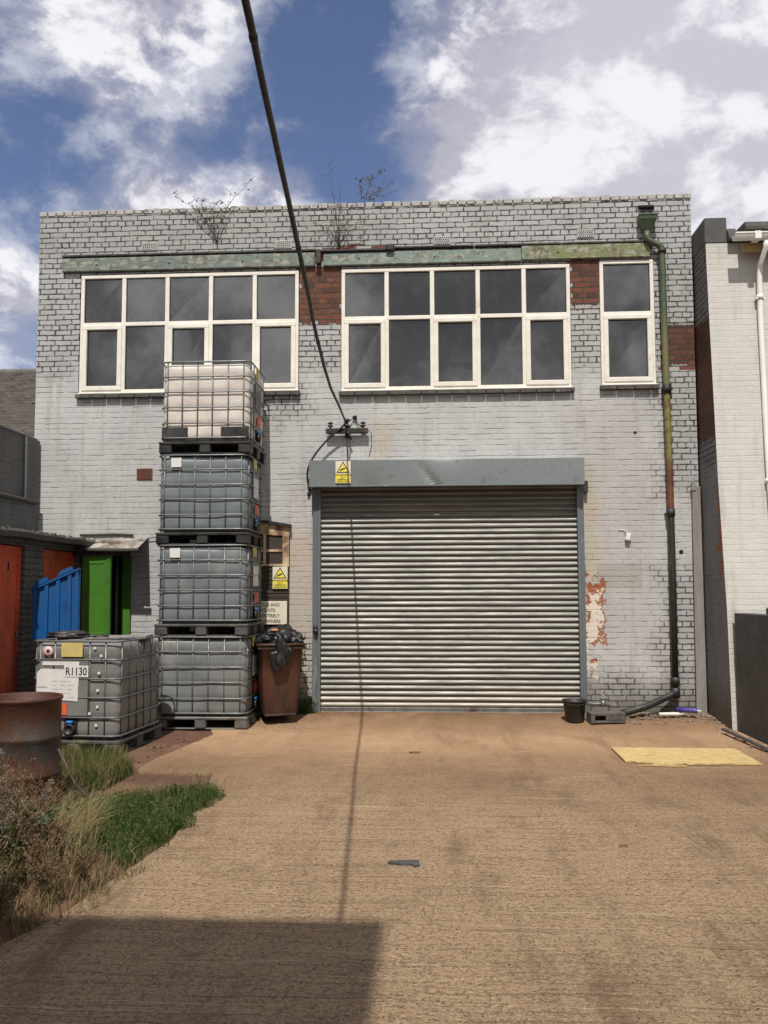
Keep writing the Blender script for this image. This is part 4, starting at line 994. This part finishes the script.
g = MB(); g.prism([(-.075, 0), (.06, 0), (.055, 3.0), (-.05, 3.02)], -.028, .0, 'Y'); g.prism([(-.06, 2.95), (-.0, 2.95), (-.02, 3.12), (-.06, 3.06)], -.04, -.0285, 'Y')
o = g.build('wall_plank', 'plank', loc=(3.52, -.035, gz(0))); tag(o, 'tall grey painted plank standing upright in the corner of the workshop wall', 'plank')
for nm, mt, lc, rz, ln, rd, lb in (('white_tube', 'paperwhite', (3.02, -.32, .10), 4, .26, .024, 'white cartridge tube lying at the wall foot'), ('violet_tube', 'purple', (3.25, -.30, .15), -28, .26, .03, 'violet cartridge tube lying beside the white tube')):
    t = tag(empty('sealant_tube', lc, R(rz)), lb, 'tube'); 
    g = MB(); Rx = Matrix.Rotation(R(90), 4, 'Y'); g.lathe([(0, -ln/2), (rd, -ln/2), (rd, ln/2-.01), (rd*.9, ln/2), (0, ln/2)], 16, mat=Rx); g.build('barrel', mt, t)
    g = MB(); g.lathe([(.012, ln/2), (.008, ln/2+.05), (0, ln/2+.055)], 10, mat=Rx); g.build('nozzle', 'label_white', t)
# debris
g = MB(); rd = random.Random(5)
def pebble(g, x, y, z, s):
    t = bmesh.new(); bmesh.ops.create_icosphere(t, subdivisions=1, radius=1)
    o_ = Vector((rd.random()*50, 0, 0))
    for v in t.verts: v.co *= (1+.5*noise.noise(v.co*1.3+o_)); v.co = Vector((v.co.x*s*rd.uniform(.8, 1.4)+x, v.co.y*s+y, v.co.z*s*.55+z))
    t.verts.index_update(); g.faces([v.co.copy() for v in t.verts], [[v.index for v in f.verts] for f in t.faces]); t.free()
for i in range(60):
    x = rd.uniform(2.4, 3.58); y = -abs(rd.gauss(0, .2))-.04; pebble(g, x, y, gz(y)+.008, rd.uniform(.015, .035))
for i in range(420):
    x = rd.uniform(2.2, 3.62); y = -abs(rd.gauss(0, .28))-.03
    if rd.random() < .35: x = 3.62-abs(rd.gauss(0, .12)); y = rd.uniform(-2.6, -.1)
    pebble(g, x, y, gz(y)+.004, rd.uniform(.006, .022))
for i in range(160):
    x = rd.uniform(-2.5, -1.5); y = rd.uniform(-1.2, -.15); pebble(g, x, y, gz(y)+.003, rd.uniform(.004, .013))
for i in range(260): x = rd.uniform(-3.0, 3.5); y = rd.uniform(-8.5, -.5); pebble(g, max(x, lx(y)+.05), y, gz(y)+.002, rd.uniform(.003, .009))
tag(g.build('rubble', 'dirtstone'), 'scattered grit and rubble along the wall foot and yard', 'rubble', kind='stuff')
g = MB()
for i in range(700):
    x = rd.uniform(-4.3, -1.9); y = rd.uniform(-6.5, -1.0)
    if x > lx(y)-.01: continue
    pebble(g, x, y, -.015, rd.uniform(.004, .02))
tag(g.build('stones', 'dirt'), 'small stones and clods scattered on the soil strip', 'stones', kind='stuff')
g = MB(); g.prism([(-.12, -.01), (-.04, -.035), (.02, -.03), (.05, -.07), (.08, -.05), (.07, .04), (-.03, .03), (-.1, .025)], .0, .012, 'Z'); o = g.build('scrap_cloth', 'palletgrey', loc=(-.17, -6.18, .003)); tag(o, 'flat grey scrap lying alone on the open concrete', 'scrap')
g = MB(); g.prism([(-.06, -.02), (.05, -.03), (.06, .02), (-.04, .03)], .0, .008, 'Z'); o = g.build('dead_leaf', 'weedbrown', loc=(-.2, -2.55, .004)); tag(o, 'small brown leaf scrap on the concrete before the shutter', 'leaf')
g = MB(); g.prism([(-.03, -.02), (.03, -.015), (.025, .02), (-.02, .02)], .0, .008, 'Z'); o = g.build('dead_leaf', 'weedbrown', loc=(1.24, -5.75, .004)); tag(o, 'small dark leaf scrap lying out on the right side of the yard', 'leaf')

# ------------------------------------------------------------------ left sheds, boundary wall, neighbours
sd = tag(empty('brick_shed', (-4.75, -2.5, 0)), 'low brick shed row with red doors and a dark felt roof at left', 'shed')
Y1, Y0 = 2.48, -5.0
g = MB(); doors = [(.585-.0, .59+.0)]
# front face pieces (local x=0 is the front), door openings in y
ops = [(-3.8, -2.2), (-1.9, .60), (1.07, 2.04)]   # local y ranges
ops = [(-3.6, -2.1), (-1.2, .60), (1.07, 2.10)]
y = Y0
for a, b in ops+[(Y1, None)]:
    g.box((-.22, y, -.05), (0, a, 2.3), .004)
    if b is None: break
    g.box((-.22, a, 2.225), (-.002, b, 2.298)); y = b
g.box((-.75, Y1-.2, -.05), (-.22, Y1, 2.3)); g.box((-.75, Y0, -.05), (-.22, Y0+.2, 2.3)); g.build('wall', 'shed_brick', sd)
for a, b in ops:
    g = MB(); g.box((-.10, a+.01, .0), (-.055, b-.01, 2.215), .004); g.box((-.056, a+.01, 2.12), (-.045, b-.01, 2.213), .003); g.box((-.056, b-.075, .0), (-.044, b-.012, 2.12), .003); g.box((-.056, a+.012, .0), (-.044, a+.075, 2.12), .003)
    o = g.build('door', 'reddoor', sd)
    h = MB(); h.tube([(-.04, b-.12, 1.22), (-.02, b-.12, 1.24), (-.015, b-.12, 1.18), (-.03, b-.12, 1.12)], .008, 6); h.build('handle', 'palletgalv', o)
g = MB(); g.box((-.09, .30, 1.93), (-.05, .33, 2.02)); g.tube([(-.05, .31, 2.03), (-.045, .31, 1.95)], .006, 5); g.build('door_hook', 'black', sd)
g = MB(); vs = []
ny = 60
for j in range(ny+1):
    y = Y0-.1+(Y1-Y0+.08)*j/ny; s_ = .012*noise.noise(Vector((y*2, 0, 0)))
    dz = -.0
    for (x, z) in ((.16, 2.30), (.17, 2.36), (.15, 2.385), (-.8, 2.43), (-.8, 2.3)): vs.append((x+s_*(x > 0), y, z+s_+.01*noise.noise(Vector((y*5, x*3, 1)))))
fs = [[j*5+k, j*5+(k+1) % 5, (j+1)*5+(k+1) % 5, (j+1)*5+k] for j in range(ny) for k in range(5)]+[[0, 1, 2, 3, 4], [ny*5+k for k in range(5)]]
g.faces(vs, fs); g.build('roof', 'darkroof', sd)
g = MB()
for j in range(170):
    y = rd.uniform(Y0, Y1); pebble(g, .13+rd.uniform(-.12, .04), y, 2.395, rd.uniform(.008, .022))
o = g.build('moss', 'moss', sd); o['kind'] = 'stuff'

bw = tag(empty('boundary_wall', (-5.5, -4.5, 0)), 'tall dark grey brick boundary wall at left with a lower ledge', 'wall')
g = MB(); g.box((-.28, -6, -.05), (-.05, 4.47, 3.80)); g.box((-.29, -6.0, 3.80), (-.035, 4.47, 3.835), .006); g.box((-.05, -6, -.05), (.0, 4.47, 2.90)); g.box((-.0495, 4.1, 2.9), (0, 4.47, 3.8)); g.build('wall', 'boundary', bw)
g = MB(); g.prism([(-.049, 2.90), (.05, 2.90), (.05, 2.935), (-.049, 2.97)], -6, 4.4, 'Y'); g.build('ledge', 'mortar', bw)

nh = tag(empty('neighbour_house', (-10, 3, 0)), 'house with a dark worn tiled roof behind the boundary wall at far left', 'house')
g = MB(); g.box((-4, -1.9, 0), (3.9, 6, 4.0)); g.prism([(-1.9, 3.98), (2.1, 6.1), (6, 3.98)], -3.98, 3.88, 'X'); g.build('wall', 'shed_brick', nh)
g = MB(); rows = 44; s0 = Vector((0, -2.15, 3.88)); s1 = Vector((0, 2.1, 6.17)); dv = (s1-s0)/rows; up = Vector((0, -dv.z, dv.y)).normalized()
for i in range(rows):
    a = s0+dv*i; x = -4.2-(i % 2)*.08
    while x < 4.1:
        w = .165; j_ = rd.uniform(-.006, .008); miss = rd.random() < .012
        if not miss:
            p0 = a+up*(.022+j_)-dv*.12; p1 = a+dv*1.15+up*.0
            g.faces([(x+.003, p0.y, p0.z), (x+w-.003, p0.y, p0.z), (x+w-.003, p1.y, p1.z), (x+.003, p1.y, p1.z), (x+.003, p0.y, p0.z-.024), (x+w-.003, p0.y, p0.z-.024)], [[0, 1, 2, 3], [4, 5, 1, 0]])
        x += w
g.faces([(-4.2, 2.1, 6.15), (4.1, 2.1, 6.15), (4.1, 6.3, 3.9), (-4.2, 6.3, 3.9), (-4.2, -2.1, 3.87), (4.1, -2.1, 3.87)], [[0, 1, 2, 3], [0, 1, 5, 4]])
g.build('roof', 'tile', nh, fix=False)
g = MB(); g.tube([(-4.2, 2.1, 6.16), (4.1, 2.1, 6.16)], .09, 10); g.build('ridge', 'moss', nh)

# right neighbour: battered return wall and cream front
rb = tag(empty('cream_building', (3.6, -.5, 0)), 'cream painted brick building with white guttering at the right edge', 'building')
FR = [(-.05, -.44), (1.45, -.38), (3.1, -.20), (5.2, -.06), (6.22, .0)]   # local y of the front face against height
g = MB()
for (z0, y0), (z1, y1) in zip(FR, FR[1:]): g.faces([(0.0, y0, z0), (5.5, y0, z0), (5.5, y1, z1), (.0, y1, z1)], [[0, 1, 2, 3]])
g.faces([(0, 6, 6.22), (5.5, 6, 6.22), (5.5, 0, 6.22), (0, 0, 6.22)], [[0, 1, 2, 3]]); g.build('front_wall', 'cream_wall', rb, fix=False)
g = MB(); vs = []
for z, y in FR: vs += [(0, y, z), (0, 6, z)]
g.faces(vs, [[2*i, 2*i+1, 2*i+3, 2*i+2] for i in range(4)]); g.faces([(0, 0, 6.22), (0, 6, 6.22), (0, 6, 6.23), (0, 0, 6.23)], [[0, 1, 2, 3]])
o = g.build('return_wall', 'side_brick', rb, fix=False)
g = MB(); g.box((-.012, -.02, 6.22), (.272, 6, 6.56), .008); g.build('parapet_pier', 'block_wall', rb)
g = MB(); g.box((.0, -.012, 5.97), (.29, .0, 6.218), .003); g.build('corbel', 'cream_wall', rb)
g = MB(); g.prism([(-.34, 6.26), (-.34, 6.30), (-.30, 6.37), (5, 6.62), (5, 6.24)], .40, 5.6, 'X'); g.prism([(-.12, 6.235), (-.05, 6.36), (.06, 6.44), (5, 6.6), (5, 6.235)], .275, .40, 'X'); g.build('roof', 'darkroof', rb)
g = MB(); g.box((.40, -.20, 6.02), (5.5, -.16, 6.13), .004); g.box((.46, -.18, 6.09), (5.5, .0, 6.115)); g.build('fascia', 'fascia', rb)
g = MB(); out = [(-.36+.065+.065*math.cos(a), 6.20+.075*math.sin(a)) for a in [math.pi+math.pi*k/8 for k in range(9)]]
g.prism(out, .26, 5.5, 'X'); g.box((.26, -.37, 6.195), (5.5, -.355, 6.215), .003); gu = g.build('gutter', 'downpipe_white', rb)
g = MB(); g.box((.50, -.375, 6.12), (.58, -.22, 6.222), .004); g.build('gutter_bracket', 'downpipe_white', gu)
g = MB(); px_ = .66
g.tube([(px_, -.29, 6.16), (px_, -.29, 6.04), (px_-.015, -.12, 5.88), (px_-.02, -.10, 5.75), (px_-.03, -.11, 5.2), (px_-.04, -.18, 3.9), (px_-.05, -.25, 3.1), (px_-.05, -.43, 1.45), (px_-.05, -.49, .1)], .034, 12); dp2 = g.build('downpipe', 'downpipe_white', rb)
g = MB(); g.lathe([(.035, -.03), (.043, -.03), (.043, .03), (.035, .03)], 14, (px_-.027, -.106, 5.45)); g.box((px_-.08, -.13, 5.42), (px_+.03, -.03, 5.44)); g.lathe([(.035, -.03), (.046, -.03), (.046, .03), (.035, .03)], 14, (px_-.05, -.255, 3.05)); g.build('pipe_clip', 'downpipe_white', dp2)

lw = tag(empty('low_wall', (3.655, -.965, 0)), 'low dark rendered wall running towards the camera at the right edge', 'wall')
g = MB(); g.box((0, -12, -.05), (.22, .0, 1.41), .004); g.box((-.004, -12, .93), (.0, -.0, .937)); g.build('wall', 'block_wall', lw)
g = MB(); g.box((-.01, -1.25, 1.41), (.23, -1.0, 1.5), .02); g.box((.03, -1.2, 1.5), (.19, -1.05, 1.56), .03); g.build('cap', 'block_wall', lw)

# building behind the camera: throws the shadow in the foreground
rbh = tag(empty('rear_building', (-3.5, -15, 0)), 'tall brick building behind the camera whose shadow falls on the yard', 'building')
g = MB(); g.box((-3.5, -3, -.05), (3.10, 3.27, 7.1)); g.build('wall', 'behind_brick', rbh)
g = MB(); g.box((-3.6, -3.1, 7.1), (3.11, 3.28, 7.14)); g.build('roof', 'darkroof', rbh)
for x in (-2.2, .2):
    g = MB(); g.box((x-.5, 3.271, 1.0), (x+.5, 3.30, 2.3), .004); o = g.build('window', 'upvc', rbh); h = MB(); h.box((x-.42, 3.3005, 1.08), (x+.42, 3.304, 2.22)); h.build('pane', 'dark', o)

# ------------------------------------------------------------------ vegetation
def blades(g, pts, hmin, hmax, w, lean=(0, 0), spread=.5, rn=rd, segs=3, zoff=-.02):
    vs = []; fs = []
    for (x, y) in pts:
        h = rn.uniform(hmin, hmax); a = rn.uniform(0, 2*math.pi); bx = lean[0]+spread*math.cos(a)*rn.random(); by = lean[1]+spread*math.sin(a)*rn.random()
        t = rn.uniform(0, math.pi); wx, wy = math.cos(t)*w/2, math.sin(t)*w/2; b0 = len(vs)
        for s_ in range(segs+1):
            u = s_/segs; cx = x+bx*h*u*u; cy = y+by*h*u*u; cz = zoff+h*u*(1-.25*u*(abs(bx)+abs(by)))
            k = 1-u*.85; vs += [(cx-wx*k, cy-wy*k, cz), (cx+wx*k, cy+wy*k, cz)]
        for s_ in range(segs): fs.append([b0+2*s_, b0+2*s_+1, b0+2*s_+3, b0+2*s_+2])
    g.faces(vs, fs, True)
def poly_pts(poly, n, rn=rd, clump=.0):
    xs = [p[0] for p in poly]; ys = [p[1] for p in poly]; out = []
    while len(out) < n:
        x = rn.uniform(min(xs), max(xs)); y = rn.uniform(min(ys), max(ys)); ins = False
        for (x1, y1), (x2, y2) in zip(poly, poly[1:]+poly[:1]):
            if (y1 > y) != (y2 > y) and x < (x2-x1)*(y-y1)/(y2-y1)+x1: ins = not ins
        if ins and noise.noise(Vector((x*5, y*5, 1)))+.55 > rn.random()*clump: out.append((x, y))
    return out
def leaves(g, pts, size, rn=rd):
    vs = []; fs = []
    for p in pts:
        p = Vector(p); a = Vector((rn.gauss(0, 1), rn.gauss(0, 1), rn.gauss(0, .6))).normalized(); b = a.cross(Vector((rn.gauss(0, 1), rn.gauss(0, 1), rn.gauss(0, 1)))).normalized(); s_ = size*rn.uniform(.6, 1.3); b0 = len(vs)
        vs += [p, p+a*s_*.5+b*s_*.28, p+a*s_, p+a*s_*.5-b*s_*.28]; fs.append([b0, b0+1, b0+2, b0+3])
    g.faces(vs, fs)
# lush patch spilling over the concrete
A = [(-2.9, -5.1), (-2.6, -4.7), (-2.1, -4.4), (-1.9, -4.33), (-1.72, -4.5), (-1.74, -4.85), (-1.85, -5.1), (-1.70, -5.4), (-1.85, -5.6), (-1.76, -5.9), (-1.9, -6.3), (-2.4, -6.5), (-2.9, -5.9)]
g = MB(); blades(g, poly_pts(A, 9000, clump=.9), .04, .16, .007, (0, 0), .9); leaves(g, [(x, y, rd.uniform(.0, .09)) for x, y in poly_pts(A, 7000, clump=1.1)], .019); leaves(g, [(x, y, rd.uniform(.0, .12)) for x, y in poly_pts(A, 500, clump=1.2)], .032); blades(g, poly_pts(A, 500, clump=1.2), .1, .24, .005, (0, 0), 1.)
tag(g.build('grass', 'grass', fix=False), 'low lush green grass spreading over the concrete edge at left', 'grass', kind='stuff')
B = [(-3.75, -3.05), (-3.1, -3.15), (-2.8, -3.7), (-2.85, -4.3), (-3.4, -4.5), (-3.75, -4.0)]
g = MB(); blades(g, poly_pts(B, 6000, clump=.8), .08, .27, .006, (0, 0), .7)
tag(g.build('grass', 'grassmix', fix=False), 'yellowish green grass tuft in front of the tank marked R1130', 'grass', kind='stuff')
g = MB(); blades(g, poly_pts([(x+.02, y+.05) for x, y in B], 2600, clump=.8), .04, .14, .008, (0, 0), .8)
tag(g.build('grass', 'grass', fix=False), 'short dark green grass under the tuft near the tank marked R1130', 'grass', kind='stuff')
C = [(-2.85, -5.4), (-2.5, -5.35), (-2.35, -5.7), (-2.3, -6.05), (-2.5, -6.3), (-2.85, -6.0)]
g = MB(); blades(g, poly_pts(C, 800, clump=1.3), .18, .46, .0042, (.6, .1), .75, segs=5)
tag(g.build('dry_grass', 'straw', fix=False), 'long pale dry grass leaning over the green patch', 'grass', kind='stuff')
Dp = [(-3.4, -5.5), (-2.6, -5.7), (-2.05, -6.1), (-1.72, -6.4), (-1.85, -6.7), (-1.75, -6.95), (-1.95, -7.3), (-2.1, -7.8), (-2.6, -8.1), (-3.4, -8.0)]
g = MB(); blades(g, poly_pts(Dp, 3200, clump=1.2), .06, .22, .006, (.1, 0), .9, segs=4)
blades(g, poly_pts([(-3.2, -5.6), (-2.75, -5.6), (-2.4, -6.6), (-2.3, -7.4), (-3.2, -7.6)], 2000, clump=1.), .15, .38, .005, (.1, 0), .8, segs=4)
tag(g.build('dry_grass', 'drymix', fix=False), 'mixed dry and green grass in the lower left corner', 'grass', kind='stuff')
g = MB(); leaves(g, [(x, y, rd.uniform(.0, .30)) for x, y in poly_pts([(-3.4, -5.8), (-2.75, -5.9), (-2.35, -6.6), (-2.2, -7.2), (-2.3, -7.9), (-3.3, -8.0)], 6500, clump=.8)], .032)
tag(g.build('weeds', 'weedgreen', fix=False), 'dark leafy undergrowth in the shaded lower left corner', 'weeds', kind='stuff')
g = MB(); blades(g, [(-2.05+rd.gauss(0, .05), -4.15+rd.gauss(0, .08)) for _ in range(40)], .1, .35, .004, (.2, 0), .5); blades(g, poly_pts([(-3.1,-4.6),(-2.4,-4.4),(-2.2,-4.9),(-2.9,-5.2)], 90), .1, .32, .004, (.1, 0), .6)
tag(g.build('dry_grass', 'straw', fix=False), 'sparse pale stalks on the bare soil by the drum', 'grass', kind='stuff')

g = MB()
for (cx, cy) in ((-2.6, -6.1), (-2.3, -6.0), (-2.45, -6.5), (-2.75, -6.7), (-2.15, -6.6), (-2.4, -7.0)): blades(g, [(cx+rd.gauss(0, .06), cy+rd.gauss(0, .06)) for _ in range(80)], .2, .45, .004, (rd.uniform(.0, .5), rd.uniform(-.2, .2)), .55, segs=5)
tag(g.build('dry_grass', 'straw', fix=False), 'tall straw coloured grass tufts standing among the dark weeds at lower left', 'grass', kind='stuff')

def weed(loc, h, seed, label, kind='dry'):
    rn = random.Random(seed); root = tag(empty('dry_weed' if kind == 'dry' else 'thistle', (loc[0], loc[1], -.02)), label, 'weed', 'dry weeds along the left edge' if kind == 'dry' else 'fluffy thistles in the lower left')
    g = MB(); tips = []
    for s_ in range(5 if kind == 'dry' else 3):
        a = rn.uniform(0, 6.28); l = rn.uniform(.05, .3); hh = h*rn.uniform(.75, 1.05)
        pts = [Vector((0, 0, 0)), Vector((math.cos(a)*l*.3*hh, math.sin(a)*l*.3*hh, hh*.5)), Vector((math.cos(a)*l*hh, math.sin(a)*l*hh, hh))]
        pts = catmull(pts, 5); g.tube(pts, [.004*(1-.7*i/len(pts)) for i in range(len(pts))], 4)
        for k in range(4, len(pts)):
            for _ in range(3):
                a2 = rn.uniform(0, 6.28); e = pts[k]+Vector((math.cos(a2), math.sin(a2), 1.1))*rn.uniform(.03, .11); g.tube([pts[k], (pts[k]+e)/2+Vector((0, 0, -.005)), e], .0016, 3)
                tips.append((pts[k], e))
    g.build('stem', 'weedbrown', root, fix=False)
    g = MB()
    if kind == 'dry':
        P_ = []
        for a, e in tips:
            for _ in range(9): P_.append(a+(e-a)*rn.uniform(.2, 1.1)+Vector((rn.gauss(0, .009), rn.gauss(0, .009), rn.gauss(0, .009))))
        leaves(g, P_, .013, rn); g.build('seed_heads', 'weedbrown', root, fix=False)
    else:
        for a, e in tips[::4]:
            P_ = [e+Vector((rn.gauss(0, 1), rn.gauss(0, 1), rn.gauss(0, 1))).normalized()*rn.uniform(.005, .03) for _ in range(90)]
            leaves(g, P_, .012, rn)
        g.build('seed_fluff', 'fluff', root, fix=False)
        g = MB(); leaves(g, [(rn.gauss(0, .07), rn.gauss(0, .07), rn.uniform(.02, h*.8)) for _ in range(260)], .06, rn); g.build('leaves', 'weedgreen', root, fix=False)
WL = [(-3.0, -5.62, .56), (-2.85, -5.8, .46), (-2.68, -5.72, .36), (-2.95, -6.0, .50), (-2.72, -6.1, .42), (-2.55, -6.0, .32), (-2.8, -6.4, .48), (-2.5, -6.4, .36), (-2.62, -6.7, .42), (-2.4, -6.6, .38), (-2.45, -6.95, .42), (-2.65, -6.9, .5), (-2.3, -7.2, .33), (-2.5, -7.3, .4), (-2.9, -6.6, .62), (-2.2, -6.8, .28), (-2.3, -6.4, .28), (-2.0, -6.7, .18), (-2.1, -6.95, .2), (-2.15, -7.4, .22)]
wl = ['tallest dry brown weed stems right in front of the rusty drum', 'dry brown weed with dense seed heads at the drum foot', 'shorter dry brown weed just right of the drum foot', 'dry brown weed at the far left below the drum']
for i, (x, y, h) in enumerate(WL): weed((x, y), h, 40+i, wl[i] if i < 4 else 'dry brown weed with seed heads in the tangled lower left corner')
for i, (x, y, h) in enumerate(((-2.55, -6.75, .52), (-2.42, -6.45, .50), (-2.75, -6.45, .6))): weed((x, y), h, 90+i, 'grey fluffy headed thistle among the dry weeds', 'th')
# stalk leaning in front of the drum
g = MB(); g.tube([(-2.72, -5.45, .55), (-2.62, -5.4, .30), (-2.45, -5.35, .10), (-2.4, -5.33, .0)], .010, 6); tag(g.build('broken_stick', 'bark'), 'dark broken stick leaning at the foot of the rusty drum', 'stick')
# weed in front of the guide
g = MB(); blades(g, [(-1.72+rd.gauss(0, .07), -.12-abs(rd.gauss(0, .05))) for _ in range(240)], .06, .22, .008, (0, -.2), .8, zoff=.05); leaves(g, [(-1.72+rd.gauss(0, .08), -.14+rd.gauss(0, .04), rd.uniform(.06, .26)) for _ in range(420)], .03)
tag(g.build('leafy_weed', 'grass', fix=False), 'small green weed growing at the left foot of the shutter', 'weed')
g = MB(); leaves(g, [(-1.79+rd.gauss(0, .03), -.07+rd.gauss(0, .03), rd.gauss(.86, .07)) for _ in range(90)], .035); g.tube([(-1.78, -.03, .6), (-1.79, -.05, .95)], .004, 4)
tag(g.build('wall_weed', ['weedgreen'], fix=False), 'small weed rooted in the wall behind the brown bin', 'weed')

def shrub(loc, tips, seed, leaf, label, nl, ls=.035):
    rn = random.Random(seed); root = tag(empty('rooftop_shrub', loc), label, 'shrub', 'self-seeded shrubs on the parapet'); g = MB(); P_ = []
    for (tx, tz, dens) in tips:
        a = Vector((0, 0, 0)); e = Vector((tx, rn.uniform(-.12, .02), tz)); m = (a+e)*.5+Vector((tx*-.12, -.06, .05))
        pts = catmull([a, m, e], 6); pts = [p+Vector((rn.gauss(0, .007), rn.gauss(0, .007), rn.gauss(0, .007))) for p in pts]
        g.tube(pts, [.0055*(1-.75*i/len(pts)) for i in range(len(pts))], 5)
        for k in range(4, len(pts)):
            if rn.random() < .75:
                q = pts[k]+Vector((rn.uniform(-.14, .14), rn.uniform(-.08, .08), rn.uniform(-.02, .14))); g.tube([pts[k], (pts[k]+q)/2+Vector((0, 0, .01)), q], .0024, 4)
                for _ in range(int(nl*dens)): P_.append(pts[k]+(q-pts[k])*rn.uniform(.3, 1.1)+Vector((rn.gauss(0, .015), rn.gauss(0, .015), rn.gauss(0, .015))))
    g.build('twigs', 'bark', root, fix=False); g = MB(); leaves(g, P_, ls, rn); g.build('leaves', leaf, root, fix=False)
shrub((-3.02, -.01, 6.62), [(-.50, .60, 1.2), (-.33, .66, 1), (-.12, .62, .6), (.46, .86, .25), (.2, .55, .3), (-.2, .3, .05)], 3, 'redleaf', 'sprawling bare shrub with reddish leaves growing from the parapet left of the cable', 5)
shrub((-1.28, -.03, 6.50), [(-.38, .32, .02), (-.25, .5, .02), (-.1, .62, .02), (.02, .85, .02), (.1, .45, .02), (.35, .33, .05), (.45, .28, .02), (.18, .4, .02), (-.3, .18, .02), (-.15, 1.2, .0)], 8, 'budd', 'spiky bare twigs of a shrub rooted on the ledge above the middle window', 2)
shrub((-.98, .1, 7.0), [(.05, .50, .8), (.25, .62, 1.), (.40, .42, .8), (.42, .25, .5)], 12, 'budd', 'small leafy sapling on top of the parapet right of the cable', 7, .04)
